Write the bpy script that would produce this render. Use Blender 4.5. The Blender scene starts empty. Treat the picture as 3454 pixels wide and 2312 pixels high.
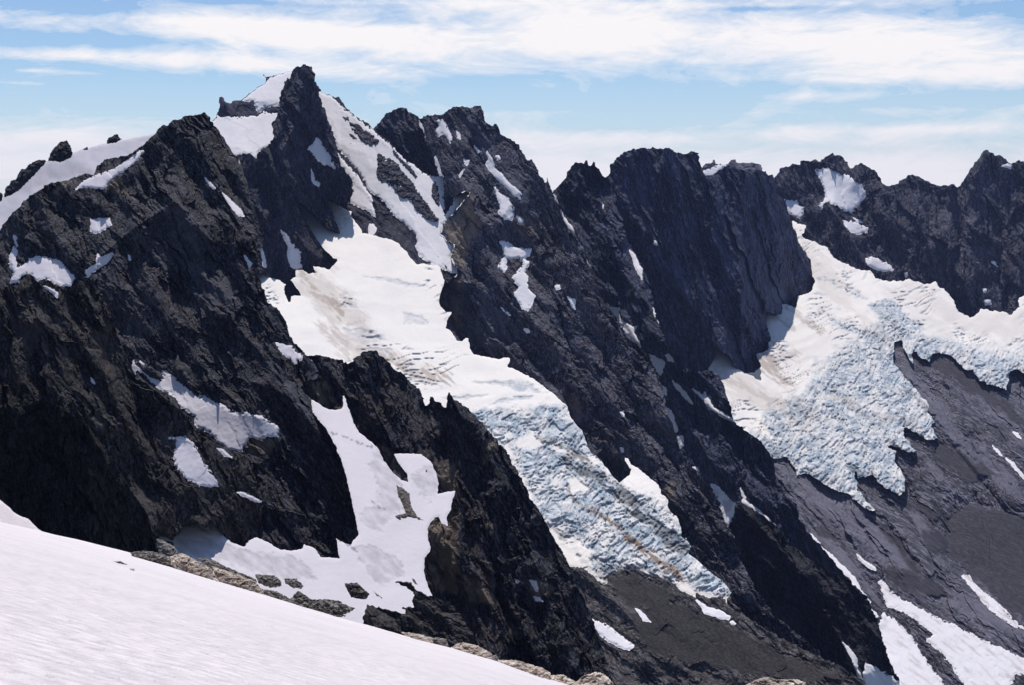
import bpy, math, random
import numpy as np
from mathutils import Vector

# ------------------------------------------------------------------ camera / frame
W0, H0 = 3454.0, 2312.0
F = 50.0/36.0*W0
CU, CV = W0/2, H0/2
PITCH = math.radians(5.87)
cp, sp = math.cos(PITCH), math.sin(PITCH)
scene = bpy.context.scene
cam_d = bpy.data.cameras.new('camera'); cam_d.lens = 50; cam_d.sensor_width = 36
cam_d.clip_start = 0.1; cam_d.clip_end = 200000
cam = bpy.data.objects.new('camera', cam_d); scene.collection.objects.link(cam)
cam.location = (0, 0, 0); cam.rotation_euler = (math.radians(90)-PITCH, 0, 0)
scene.camera = cam
K = 1200/2343.0
ORG = dict(A=(0,100), B=(1100,200), C=(2254,400), D=(0,800), E=(1100,900), F=(2254,1100), G=(0,1512), H=(1100,1512), I=(2254,1512))
def T(t, *pts):
    if t == 'R': return [(1727+x*.737, 1156+y*.737) for x, y in pts]
    ox, oy = ORG[t]
    return [(ox+x*K, oy+y*K) for x, y in pts]
def point(u, v, D):
    x = (u-CU)/F; y = -(v-CV)/F
    Y = cp + y*sp; Z = -sp + y*cp
    return np.stack([x/Y*D, D+0*x, Z/Y*D], -1)
def slope_s(v):
    y = -(v-CV)/F
    return -(-sp + y*cp)/(cp + y*sp)

# ------------------------------------------------------------------ noise
def _hash(ix, iy, seed):
    h = (ix.astype(np.int64)*374761393 + iy.astype(np.int64)*668265263 + seed*1274126177) & 0xFFFFFFFF
    h = ((h ^ (h >> 13))*1274126177) & 0xFFFFFFFF
    return (h ^ (h >> 16)) & 0xFFFFFFFF
def perlin(x, y, seed=0):
    x0 = np.floor(x); y0 = np.floor(y); fx = x-x0; fy = y-y0
    def g(ix, iy, dx, dy):
        a = _hash(ix, iy, seed)/4294967296.0*2*np.pi
        return np.cos(a)*dx + np.sin(a)*dy
    sx = fx*fx*fx*(fx*(fx*6-15)+10); sy = fy*fy*fy*(fy*(fy*6-15)+10)
    a = g(x0, y0, fx, fy); b = g(x0+1, y0, fx-1, fy); c = g(x0, y0+1, fx, fy-1); d = g(x0+1, y0+1, fx-1, fy-1)
    return ((a+(b-a)*sx) + ((c+(d-c)*sx)-(a+(b-a)*sx))*sy)*1.45
def fbm(x, y, lam, n, seed=0, gain=.5):
    s = 0*x; a = 1.0
    for i in range(n):
        s = s + a*perlin(x/lam+i*7.3, y/lam-i*3.1, seed+i); lam /= 2; a *= gain
    return s
def smooth(x, a, b):
    t = np.clip((x-a)/(b-a), 0, 1); return t*t*(3-2*t)

# ------------------------------------------------------------------ global grid
G = 3.0
U0, V0 = -120.0, 150.0
NU, NV = int((3574-U0)/G)+1, int((2430-V0)/G)+1
ucol = U0+np.arange(NU)*G; vrow = V0+np.arange(NV)*G
DBUF = np.full((NV, NU), np.inf); SMAX = np.full((NV, NU), -1e9)

def seg_dist(U, V, pts, closed):
    n = len(pts); best = np.full(U.shape, 1e18)
    for i in range(n if closed else n-1):
        ax, ay = pts[i]; bx, by = pts[(i+1) % n]
        dx, dy = bx-ax, by-ay; L = dx*dx+dy*dy+1e-9
        t = np.clip(((U-ax)*dx+(V-ay)*dy)/L, 0, 1)
        d = (U-ax-t*dx)**2+(V-ay-t*dy)**2
        best = np.minimum(best, d)
    return np.sqrt(best)
def sdf(U, V, pts):
    inside = np.zeros(U.shape, bool); n = len(pts)
    for i in range(n):
        ax, ay = pts[i]; bx, by = pts[(i+1) % n]
        if ay == by: continue
        c = ((ay > V) != (by > V)) & (U < (bx-ax)*(V-ay)/(by-ay)+ax)
        inside ^= c
    return np.where(inside, 1, -1)*seg_dist(U, V, pts, True)
def window(pts, pad):
    xs = [p[0] for p in pts]; ys = [p[1] for p in pts]
    i0 = max(0, int((min(xs)-pad-U0)//G)); i1 = min(NU, int((max(xs)+pad-U0)//G)+2)
    j0 = max(0, int((min(ys)-pad-V0)//G)); j1 = min(NV, int((max(ys)+pad-V0)//G)+2)
    return i0, i1, j0, j1

# ------------------------------------------------------------------ object helpers
def set_tags(o, label, cat, group=None, kind=None):
    if label: o['label'] = label
    if cat: o['category'] = cat
    if group: o['group'] = group
    if kind: o['kind'] = kind
def mesh_object(name, verts, faces, mat, smooth_shade, attrs=None):
    me = bpy.data.meshes.new(name)
    nv, nf = len(verts), len(faces)
    me.vertices.add(nv); me.vertices.foreach_set('co', np.ascontiguousarray(verts, np.float32).ravel())
    me.loops.add(nf*4); me.loops.foreach_set('vertex_index', np.ascontiguousarray(faces, np.int32).ravel())
    me.polygons.add(nf); me.polygons.foreach_set('loop_start', np.arange(nf, dtype=np.int32)*4)
    me.polygons.foreach_set('use_smooth', np.full(nf, smooth_shade))
    for k, a in (attrs or {}).items():
        at = me.attributes.new(k, 'FLOAT', 'POINT'); at.data.foreach_set('value', np.ascontiguousarray(a, np.float32))
    me.update(calc_edges=True); me.materials.append(mat)
    o = bpy.data.objects.new(name, me); scene.collection.objects.link(o)
    return o
def grid_mesh(name, U, V, D, S, mat, sm, attrs=None, skirt=None, keep=None):
    """front surface of all grid cells touching S>0, edge snapped on S=0, rounded back added behind"""
    gy, gx = np.gradient(S, G)
    inside = S > 0
    if keep is not None: inside = inside & keep
    f = inside[:-1,:-1] | inside[1:,:-1] | inside[:-1,1:] | inside[1:,1:]
    if keep is not None: f &= keep[:-1,:-1] & keep[1:,:-1] & keep[:-1,1:] & keep[1:,1:]
    if not f.any(): return None
    g2 = gx*gx+gy*gy+1e-6
    out = ~(S > 0)
    sh = np.where(out, -S/g2, 0)
    du = np.clip(sh*gx, -G, G); dv = np.clip(sh*gy, -G, G)
    Us, Vs = U+du, V+dv
    idx = np.full(U.shape, -1, np.int64)
    used = np.zeros(U.shape, bool)
    used[:-1,:-1] |= f; used[1:,:-1] |= f; used[:-1,1:] |= f; used[1:,1:] |= f
    idx[used] = np.arange(used.sum())
    quads = np.stack([idx[1:,:-1][f], idx[1:,1:][f], idx[:-1,1:][f], idx[:-1,:-1][f]], -1)
    uu, vv, dd = Us[used], Vs[used], D[used]
    at = {k: a[used] for k, a in (attrs or {}).items()}
    P = [point(uu, vv, dd)]; Q = [quads]
    if skirt:
        e = np.concatenate([quads[:, [0,1]], quads[:, [1,2]], quads[:, [2,3]], quads[:, [3,0]]])
        n = len(uu)
        key = np.minimum(e[:,0], e[:,1])*n+np.maximum(e[:,0], e[:,1])
        _, inv, cnt = np.unique(key, return_inverse=True, return_counts=True)
        be = e[cnt[inv] == 1]
        bv = np.unique(be); m = {}
        loc = np.full(n, -1, np.int64); loc[bv] = np.arange(len(bv))
        gn = np.sqrt(gx[used][bv]**2+gy[used][bv]**2)+1e-6
        ix, iy = gx[used][bv]/gn, gy[used][bv]/gn
        prev = bv; cnt0 = n
        cu, cv_ = uu[bv].copy(), vv[bv].copy(); last = 0
        ou, ov = U[0,0], V[0,0]
        def samp(A, a, b): return A[np.clip(((b-ov)/G+.5).astype(int), 0, A.shape[0]-1), np.clip(((a-ou)/G+.5).astype(int), 0, A.shape[1]-1)]
        for (inset, t) in skirt:
            for q in range(4):
                st = (inset-last)/4
                sx, sy = samp(gx, cu, cv_), samp(gy, cu, cv_); nn = np.sqrt(sx*sx+sy*sy)+1e-6
                a, b = cu+sx/nn*st, cv_+sy/nn*st
                okk = samp(S, a, b) > samp(S, cu, cv_)+.2*st
                cu = np.where(okk, a, cu); cv_ = np.where(okk, b, cv_)
            last = inset
            dmax = np.maximum(dd[bv], samp(D, cu, cv_))
            P.append(point(cu, cv_, dmax*(1+t)))
            cur = cnt0+np.arange(len(bv))
            Q.append(np.stack([prev[loc[be[:,1]]], prev[loc[be[:,0]]], cur[loc[be[:,0]]], cur[loc[be[:,1]]]], -1))
            for k in at: at[k] = np.concatenate([at[k], at[k][:n][bv]])
            prev = cur; cnt0 += len(bv)
    return mesh_object(name, np.concatenate(P), np.concatenate(Q), mat, sm, at)

# ------------------------------------------------------------------ materials
def new_mat(name):
    m = bpy.data.materials.new(name); m.use_nodes = True
    nt = m.node_tree; b = nt.nodes['Principled BSDF']
    return m, nt, b
def N(nt, typ, **kw):
    n = nt.nodes.new(typ)
    for k, v in kw.items(): setattr(n, k, v)
    return n
def mixc(nt, fac, a, b, blend='MIX'):
    n = N(nt, 'ShaderNodeMix', data_type='RGBA', blend_type=blend)
    for sock, val in ((n.inputs[0], fac), (n.inputs[6], a), (n.inputs[7], b)):
        if hasattr(val, 'links'): nt.links.new(val, sock)
        else: sock.default_value = val if not isinstance(val, tuple) else (*val, 1)
    return n.outputs[2]
def ramp(nt, val, stops):
    r = N(nt, 'ShaderNodeValToRGB'); nt.links.new(val, r.inputs[0])
    e = r.color_ramp.elements
    while len(e) < len(stops): e.new(.5)
    for k, (p, c) in enumerate(stops):
        e[k].position = p; e[k].color = (c, c, c, 1) if not isinstance(c, tuple) else (*c, 1)
    return r.outputs[0]
def noise(nt, vec, scale, detail=6, rough=.6, dist=0):
    n = N(nt, 'ShaderNodeTexNoise'); nt.links.new(vec, n.inputs['Vector'])
    n.inputs['Scale'].default_value = scale; n.inputs['Detail'].default_value = detail
    n.inputs['Roughness'].default_value = rough; n.inputs['Distortion'].default_value = dist
    return n.outputs['Fac']
def attr(nt, name):
    return N(nt, 'ShaderNodeAttribute', attribute_name=name).outputs['Fac']
def rock_mat(name, dist, dark, mid, light, tan=(.21,.165,.13), rust=.25, tilt=None, zs=.25, fall=(.5,-.35,-.8)):
    """weathered gneiss: streaked mottling, pale flecks and lowered darks painting lit and shadowed facets, rusty stains; dist sets the grain size"""
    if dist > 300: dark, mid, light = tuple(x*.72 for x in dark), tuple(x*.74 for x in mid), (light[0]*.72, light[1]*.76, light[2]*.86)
    m, nt, b = new_mat(name)
    tc = N(nt, 'ShaderNodeTexCoord'); mp = N(nt, 'ShaderNodeMapping')
    nt.links.new(tc.outputs['Object'], mp.inputs[0])
    k = 1000.0/dist
    mp.inputs['Rotation'].default_value = Vector(fall).rotation_difference(Vector((0, 0, 1))).to_euler()   # turn the fall line upright ...
    m2 = N(nt, 'ShaderNodeMapping'); m2.inputs['Scale'].default_value = (.01*k, .01*k, .01*zs*k)              # ... and draw the grain out along it
    nt.links.new(mp.outputs[0], m2.inputs[0]); v = m2.outputs[0]
    big = noise(nt, v, .8, 5, .6, .5); med = noise(nt, v, 5, 8, .75, .6); fine = noise(nt, v, 24, 6, .78)
    c = mixc(nt, ramp(nt, med, [(.36, 0), (.62, 1)]), dark, mid)
    c = mixc(nt, ramp(nt, big, [(.46, 0), (.72, .6)]), c, light)
    c = mixc(nt, ramp(nt, big, [(.34, .85), (.49, 0)]), c, tuple(x*.5 for x in dark))
    vf = noise(nt, v, 70, 4, .8)
    c = mixc(nt, ramp(nt, fine, [(.515, 0), (.60, .85)]), c, tuple(x*1.25 for x in light))
    c = mixc(nt, ramp(nt, vf, [(.53, 0), (.60, .75)]), c, tuple(min(.5, x*2.1) for x in light))
    c = mixc(nt, ramp(nt, vf, [(.32, .8), (.44, 0)]), c, tuple(x*.3 for x in dark))
    c = mixc(nt, ramp(nt, fine, [(.28, .85), (.46, 0)]), c, tuple(x*.35 for x in dark))
    rn = noise(nt, v, 1.9, 5, .7, 1.0)
    c = mixc(nt, ramp(nt, rn, [(.55, 0), (.75, rust)]), c, (.10, .055, .032))
    tn = N(nt, 'ShaderNodeMath', operation='MULTIPLY'); nt.links.new(attr(nt, 'tan'), tn.inputs[0]); nt.links.new(ramp(nt, med, [(.3, .25), (.6, 1)]), tn.inputs[1])
    c = mixc(nt, tn.outputs[0], c, tan)
    pn = N(nt, 'ShaderNodeMath', operation='MULTIPLY'); nt.links.new(attr(nt, 'pale'), pn.inputs[0]); nt.links.new(ramp(nt, med, [(.25, .15), (.55, .8)]), pn.inputs[1])
    c = mixc(nt, pn.outputs[0], c, tuple(min(.5, x*1.15) for x in light))
    sc_ = mixc(nt, ramp(nt, vf, [(.35, 0), (.7, 1)]), tuple(x*.45 for x in mid), tuple(x*1.9 for x in mid))
    sm = N(nt, 'ShaderNodeMath', operation='MULTIPLY'); nt.links.new(attr(nt, 'scree'), sm.inputs[0]); sm.inputs[1].default_value = .92
    c = mixc(nt, sm.outputs[0], c, sc_)
    nt.links.new(c, b.inputs['Base Color'])
    b.inputs['Roughness'].default_value = .85; b.inputs['Specular IOR Level'].default_value = .25
    bp = N(nt, 'ShaderNodeBump'); bp.inputs['Strength'].default_value = .55; bp.inputs['Distance'].default_value = 3.2/k
    nt.links.new(med, bp.inputs['Height']); nt.links.new(bp.outputs[0], b.inputs['Normal'])
    return m
def snow_mat(name, dist, col=(.86,.82,.85), streak=.15, bump=(.35, 1.2)):
    """old summer snow: faint melt mottling and dust; attributes: ice, dirt (brown), grey"""
    m, nt, b = new_mat(name)
    tc = N(nt, 'ShaderNodeTexCoord'); mp = N(nt, 'ShaderNodeMapping'); nt.links.new(tc.outputs['Object'], mp.inputs[0])
    k = 1000.0/dist; mp.inputs['Scale'].default_value = (.01*k,)*3
    v = mp.outputs[0]
    n1 = noise(nt, v, 1.2, 5, .6, .3); n2 = noise(nt, v, 14, 6, .75, .5); n3 = noise(nt, v, 45, 4, .75)
    c = mixc(nt, ramp(nt, n1, [(.42, 0), (.75, streak)]), col, (.62,.57,.60))
    n4 = noise(nt, v, 3.5, 7, .75, .8)
    icec = mixc(nt, ramp(nt, n2, [(.42, 0), (.60, 1)]), (.24,.31,.38), (.80,.79,.80))
    icec = mixc(nt, ramp(nt, n4, [(.50, 0), (.66, .55)]), icec, (.42,.56,.66))
    icec = mixc(nt, ramp(nt, n3, [(.56, 0), (.68, .8)]), icec, (.10,.12,.15))
    c = mixc(nt, attr(nt, 'ice'), c, icec)
    c = mixc(nt, attr(nt, 'grey'), c, (.47,.43,.47))
    c = mixc(nt, attr(nt, 'dirt'), c, (.25,.165,.11))
    c = mixc(nt, attr(nt, 'dark'), c, (.06,.06,.07))
    nt.links.new(c, b.inputs['Base Color'])
    b.inputs['Roughness'].default_value = .7; b.inputs['Specular IOR Level'].default_value = .2
    bp = N(nt, 'ShaderNodeBump'); bp.inputs['Strength'].default_value = bump[0]; bp.inputs['Distance'].default_value = bump[1]/k
    nt.links.new(n2, bp.inputs['Height']); nt.links.new(bp.outputs[0], b.inputs['Normal'])
    return m

# ------------------------------------------------------------------ relief
def facets(X, Y, seed):
    """broken rock: every cell is its own tilted plane (cellular noise, 3x3 search)"""
    cx = np.floor(X); cy = np.floor(Y); best = np.full(X.shape, 1e9); hgt = 0*X
    for oy in (-1, 0, 1):
        for ox in (-1, 0, 1):
            gx_, gy_ = cx+ox, cy+oy
            h = _hash(gx_, gy_, seed)
            px = gx_+(h & 1023)/1023.0; py = gy_+((h >> 10) & 1023)/1023.0
            ddx, ddy = X-px, Y-py; d = ddx*ddx+ddy*ddy
            h2 = _hash(gx_, gy_, seed+77)
            z = ((h2 & 1023)/1023.0-.5)*.5+(((h2 >> 10) & 1023)/1023.0-.5)*1.5*ddx+(((h2 >> 20) & 1023)/1023.0-.5)*1.5*ddy
            m = d < best
            best = np.where(m, d, best); hgt = np.where(m, z, hgt)
    return hgt
def rock_relief(U, V, seed, ang, amp, stretch=2.6):
    """(low, high) relief: ribs and gullies down the fall line, then broken facets and joints"""
    ca, sa = math.cos(ang), math.sin(ang)
    wx = 16*fbm(U, V, 120, 4, seed+50, .6); wy = 16*fbm(U, V, 120, 4, seed+60, .6)
    X, Y = U+wx, V+wy
    al = X*ca+Y*sa; ac = -X*sa+Y*ca
    low = 0*U; high = 0*U; lam = 170.0
    for i in range(2):
        low = low+amp*lam*.46*np.abs(perlin(al/stretch/lam+3.7*i, ac/lam-1.9*i, seed+i))-amp*lam*.16*perlin(al/stretch/lam*1.7+9, ac/lam*1.7, seed+9+i)
        lam /= 1.9
    low = low+amp*60*.55*facets(al/(stretch*75), ac/62, seed+40)
    for lam, k, st in ((30, .60, stretch*1.5), (14, .60, stretch*1.1), (7.5, .60, 1.6)):
        high = high+amp*lam*k*facets(al/(lam*st), ac/lam, seed+41+int(lam))
    # long straight joints running down the fall line, a few short ones across
    j = np.abs(perlin(al/260+.002*ac, ac/15, seed+32)); high = high+amp*4.5*smooth(j, .22, 0)*smooth(fbm(U, V, 180, 2, seed+36), -.1, .5)
    j = np.abs(perlin(ac/150, (al+.3*ac)/40, seed+31)); high = high+amp*2.2*smooth(j, .06, 0)*smooth(fbm(U, V, 140, 2, seed+37), .1, .5)
    high = high+amp*(3.0*np.abs(perlin(al/26, ac/5.5, seed+38))+5.5*np.abs(perlin(al/80, ac/12, seed+39))+9*np.abs(perlin(al/170, ac/27, seed+35)))
    m = .55+.9*smooth(fbm(U, V, 150, 3, seed+66), -.5, .6)
    high = high*m
    return low-np.mean(low), high-np.mean(high)
def tent(U, V, ribs):
    t = 0*U
    for (pts, amp, w) in ribs:
        d = seg_dist(U, V, pts, False)
        t = t-amp*np.exp(-d/w)*np.sign(1)
    return t

class Layer: pass
LAYERS = {}
PATCHES = []   # (host, polygon, label, name, category, group)
def build_rock(key, name, poly, vref, dref, sigma, mat, seed, ang=1.0, amp=1.0, ribs=(), tans=(), label='', cat='mountain ridge',
               rough=4.0, stretch=2.6, patches=(), flat=.0, kind='structure', keep_pad=140, pgroup=None, pales=(), screes=()):
    i0, i1, j0, j1 = window(poly, 12)
    U, V = np.meshgrid(ucol[i0:i1], vrow[j0:j1])
    S = sdf(U, V, poly)
    jag = fbm(U, V, 22, 3, seed+90, .6)
    S = S+rough*jag+rough*.9*(np.abs(perlin(U/16, V/40, seed+95))-.35)
    t = math.tan(math.radians(sigma)); s0 = slope_s(np.array(float(vref)))
    dr = np.interp(U, [p[0] for p in dref], [p[1] for p in dref])
    D = dr*(t+s0)/(t+slope_s(V))
    low, high = rock_relief(U, V, seed, ang, amp, stretch)
    w = 0*U; led = 0*U; PS = []
    for p in patches:
        ps = sdf(U, V, p['poly'])
        ys = [q[1] for q in p['poly']]; vc = sum(ys)/len(ys)
        ww = smooth(ps, -50, 6); low = low*(1-.85*smooth(ps, -60, 10))
        led = led*(1-ww)+ww*22*np.tanh((vc-V)*p.get('flat', .5)*.6/22)
        ps2 = ps+2.6+(2.2+2.8*smooth(ps.max()+0*ps, 12, 40))*fbm(U, V, 20, 4, seed+7*len(PS), .75)-(9 if ps.max() > 12 else 0)*smooth(fbm((U+V)/2.2, V-U, 11, 3, seed+5*len(PS), .6), .35, .8)*smooth(ps, 26, 0)
        w = np.maximum(w, smooth(ps2, -9, 1)); PS.append(ps2)
    def zone(polys, sd_):
        z = 0*U
        for tp in polys:
            ww_ = window(tp, 60); a0, a1, b0, b1 = max(ww_[0]-i0, 0), ww_[1]-i0, max(ww_[2]-j0, 0), ww_[3]-j0
            if a1 <= a0 or b1 <= b0: continue
            uu, vv = U[b0:b1, a0:a1], V[b0:b1, a0:a1]
            if not uu.size: continue
            ca, sa = math.cos(ang), math.sin(ang)
            q = sdf(uu, vv, tp)+13*fbm((uu*ca+vv*sa)/3, -uu*sa+vv*ca, 30, 4, sd_, .7)
            z[b0:b1, a0:a1] = np.maximum(z[b0:b1, a0:a1], smooth(q, -7, 9))
        return z
    palev, screev = zone(pales, seed+21), zone(screes, seed+22)
    low = low*(1-.75*screev)
    rel = (low+led+tent(U, V, ribs))
    Dl = D*(1+rel/F)
    buf = DBUF[j0:j1, i0:i1]; near = np.where(np.isfinite(buf), buf*1.004, 0)
    Dl = np.maximum(Dl, near)
    high = high*(1-.8*screev)+screev*.9*facets(U/7, V/5, seed+55)
    Dr = Dl*(1+(high*(1-w*.85)+w*2)/F)
    Dr = np.maximum(Dr, np.where(np.isfinite(buf), buf*1.002, 0))
    keep = SMAX[j0:j1, i0:i1] < keep_pad
    tanv = 0*U
    for tp in tans:
        q = sdf(U, V, tp)+12*fbm(U, V, 40, 4, seed+33, .6)
        tanv = np.maximum(tanv, smooth(q, -8, 14))
    o = grid_mesh(name, U, V, Dr, S, mat, False, {'tan': tanv, 'pale': palev, 'scree': screev}, skirt=[(5, .004), (20, .016), (60, .05), (150, .12)], keep=keep)
    set_tags(o, label, cat, kind=kind)
    ins = (S > 0) & keep
    for p, ps in zip(patches, PS):
        q = np.minimum(ps, S-1)
        if not (q > 0).any(): print('EMPTY PATCH', p['label']); continue
        a0, a1 = np.where((q > -9).any(0))[0][[0, -1]]; b0, b1 = np.where((q > -9).any(1))[0][[0, -1]]
        sl = (slice(max(0, b0-1), b1+2), slice(max(0, a0-1), a1+2))
        uu, vv, qq = U[sl], V[sl], q[sl]
        sn = 1.8*fbm(uu, vv, 60, 3, seed+3)+.45*fbm(uu, vv, 12, 2, seed+5)
        Ds = Dl[sl]*(1+(sn+1.0-4.5*smooth(qq, 0, 7))/F)
        z = 0*uu
        at = {'ice': z, 'dirt': z, 'grey': z+.0, 'dark': z}
        gm = p.get('grey', 0)
        if gm: at['grey'] = gm*smooth(fbm(uu, vv, 45, 4, seed+8), -.1, .5)
        dm = p.get('dirt', 0)
        if dm: at['dirt'] = dm*smooth(fbm((uu*.8+vv*.6)/5, (vv*.8-uu*.6), 14, 4, seed+9), .1, .8)
        po = grid_mesh(p.get('name', 'snow_patch'), uu, vv, Ds, qq, SNOW_FAR if np.mean(Ds) > 1000 else SNOW_MID, True, at, keep=keep[sl])
        if po is None: print('HIDDEN PATCH', p['label']); continue
        set_tags(po, p['label'], p.get('cat', 'snow patch'), p.get('group', pgroup))
    DBUF[j0:j1, i0:i1] = np.where(S > 0, np.minimum(buf, Dr), buf)
    SMAX[j0:j1, i0:i1] = np.maximum(SMAX[j0:j1, i0:i1], S)
    L = Layer(); L.D = Dl; L.win = (i0, i1, j0, j1); LAYERS[key] = L
    return o
def P(label, poly, **kw): d = dict(label=label, poly=poly); d.update(kw); return d

def host_depth(u, v):
    i = min(max(int((u-U0)/G), 0), NU-1); j = min(max(int((v-V0)/G), 0), NV-1)
    return DBUF[j, i]
def bil(A, u, v, i0=0, j0=0, G=3.0):
    x = np.clip((u-U0)/G-i0, 0, A.shape[1]-1.001); y = np.clip((v-V0)/G-j0, 0, A.shape[0]-1.001)
    i = x.astype(int); j = y.astype(int); fx, fy = x-i, y-j
    return (A[j,i]*(1-fx)+A[j,i+1]*fx)*(1-fy)+(A[j+1,i]*(1-fx)+A[j+1,i+1]*fx)*fy
def blob(name, poly, D, mat, label, cat, group, seed, thick=.45, rough=1.5, g=1.2, tan=0.0, amp=.8, sigma=40, host=None):
    """closed rock body: outline in the view plane at distance D, bulging both ways, broken by relief"""
    xs = [p[0] for p in poly]; ys = [p[1] for p in poly]
    g = max(g, (max(xs)-min(xs))/260)
    us = np.arange(min(xs)-3*g, max(xs)+4*g, g); vs = np.arange(min(ys)-3*g, max(ys)+4*g, g)
    U, V = np.meshgrid(us, vs)
    S = sdf(U, V, poly)
    S = S+rough*fbm(U, V, 10, 3, seed, .6)
    ext = max(6, np.max(S))
    bul = np.sqrt(np.clip(S, 0, None)/ext)*ext*thick*2
    hi = 0*U; lam = max(10, ext*1.3)
    for i in range(5):
        hi = hi+amp*lam*.28*(np.abs(perlin(U/lam+i*5.1, V/(lam*.7), seed+i))-.25); lam /= 1.9
    hi = hi+amp*ext*.30*facets(U/(ext*.55), V/(ext*.35), seed+3)+amp*ext*.16*facets(U/(ext*.22), V/(ext*.16), seed+4)
    hi = hi*smooth(S, 0, 5)
    vb = max(ys); t = math.tan(math.radians(sigma))
    base = (vb-V)/t
    global G
    Gs = G; G = g
    Df = D*(1+(base-bul+hi)/F)
    if host is not None:
        Dh = bil(host[0], U, V, host[1], host[2]); Df = Dh*(1+(2-(7.5 if host[1] else 2)*smooth(S, 0, 6)-bul*.9+hi)/F)
    o = grid_mesh(name, U, V, Df, S, mat, False, {'tan': 0*U+tan}, skirt=[(ext*.25, ext*thick*1.2/F), (ext*.7, ext*thick*2.6/F), (ext*.98, ext*thick*3/F)])
    G = Gs
    set_tags(o, label, cat, group)
    return o

# ================================================================== materials
R_NEAR = rock_mat('rock_near', 480, (.005,.005,.006), (.016,.014,.016), (.075,.063,.058), rust=.5, fall=(.35,-.4,-.85), zs=.4)
R_SHADED = rock_mat('rock_shaded', 420, (.003,.003,.003), (.008,.007,.007), (.030,.026,.024), rust=.5, fall=(.1,-.4,-.9), zs=.4)  # near rock in a blacker tone, the buttress's shade put into its colour
R_MID  = rock_mat('rock_middle', 640, (.005,.005,.008), (.015,.015,.021), (.085,.079,.088), rust=.4, fall=(.45,-.35,-.8), zs=.35)
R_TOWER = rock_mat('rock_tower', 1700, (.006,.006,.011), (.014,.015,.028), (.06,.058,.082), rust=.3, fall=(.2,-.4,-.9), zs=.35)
R_FIN = rock_mat('rock_fin', 1300, (.003,.003,.004), (.009,.008,.010), (.045,.04,.043), rust=.4, fall=(.3,-.3,-.9))  # colour darkened so the fin's faces look shaded
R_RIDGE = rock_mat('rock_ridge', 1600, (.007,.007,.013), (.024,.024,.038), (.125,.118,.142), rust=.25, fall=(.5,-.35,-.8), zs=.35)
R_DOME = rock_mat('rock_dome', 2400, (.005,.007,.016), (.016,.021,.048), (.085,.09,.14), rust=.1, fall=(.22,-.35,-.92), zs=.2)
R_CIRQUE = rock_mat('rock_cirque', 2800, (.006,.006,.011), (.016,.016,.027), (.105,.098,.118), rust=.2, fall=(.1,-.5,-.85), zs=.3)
R_SLAB = rock_mat('rock_slab', 1800, (.014,.013,.018), (.052,.047,.058), (.20,.18,.20), rust=.1, fall=(.62,-.55,-.5), zs=.16)
R_MORAINE = rock_mat('rock_moraine', 1100, (.014,.012,.013), (.038,.033,.033), (.14,.12,.11), rust=.2, fall=(.6,-.5,-.4), zs=.4)
R_TAN = rock_mat('rock_tan', 85, (.20,.145,.11), (.56,.43,.34), (.80,.70,.60), rust=.12, fall=(.9,0,-.3), zs=.5)
R_GREY = rock_mat('rock_grey', 85, (.05,.045,.045), (.12,.105,.1), (.26,.23,.21), rust=.3, fall=(.9,0,-.3), zs=.5)
R_ISLE = rock_mat('rock_island', 500, (.035,.03,.03), (.10,.085,.075), (.20,.17,.15), rust=.3)
SNOW_FAR = snow_mat('snow_far', 1800)
SNOW_MID = snow_mat('snow_middle', 600, (.74,.685,.73), streak=.4)
ICE_MAT = snow_mat('glacier_ice', 1500, (.93,.87,.815), streak=.4)
SNOW_FG = snow_mat('snow_foreground', 40, (.87,.795,.80), streak=.4, bump=(1.0, 3.0))

# ================================================================== foreground snow slope (runs on past the frame on the left and below)
def plane_D(U, V): return 1.34/np.clip(slope_s(V)-.2098-.115*U/1919, .0165, None)
def foreground():
    global G
    crest = [(-1600,1180),(-700,1560),(-200,1718)]+T('G',(0,490),(270,550),(560,618),(850,690),(1150,775),(1430,880),(1720,965),(2020,1055),(2200,1108))+ \
            T('H',(0,1095),(300,1175),(600,1265),(820,1320),(1130,1410),(1400,1510),(1600,1562))+[(2100,2395),(2500,2570),(3100,2900)]
    poly = crest+[(3100,4200),(-1600,4200)]
    us = np.arange(-1620, 3130, 6.0); vs = np.arange(1150, 4220, 6.0)
    U, V = np.meshgrid(us, vs)
    S = sdf(U, V, poly)+1.0*fbm(U, V, 120, 3, 5)
    D = plane_D(U, V)
    # roll-over at the brow, gentle sun cups and drainage ripples
    D = D*(1+.35*smooth(S, 60, 0))
    D = D*(1+(1.5*fbm(U, V*2.2, 260, 4, 11)+2.6*fbm(U*.5+V*.1, V*3-U*.45, 34, 3, 12)+2.2*fbm(U, V*2.4, 15, 2, 14))/F*1.6)
    Gs = G; G = 6.0
    z = 0*U
    q = seg_dist(U, V, T('G', (740,748),(800,756),(850,775)), False); q2 = seg_dist(U, V, T('G', (850,800),(885,806)), False)
    o = grid_mesh('snow_slope', U, V, D, S, SNOW_FG, True, {'ice': z, 'dirt': z, 'grey': z, 'dark': z}, skirt=[(10, .03), (40, .2), (80, .5)])
    G = Gs
    set_tags(o, 'bright smooth foreground snow slope falling away to the right', 'snow slope', kind='structure')
    i0, i1, j0, j1 = 0, NU, 0, NV
    U, V = np.meshgrid(ucol, vrow); S = sdf(U, V, poly)
    DBUF[:] = np.where(S > 0, plane_D(U, V), DBUF); SMAX[:] = np.maximum(SMAX, S)
foreground()
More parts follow.
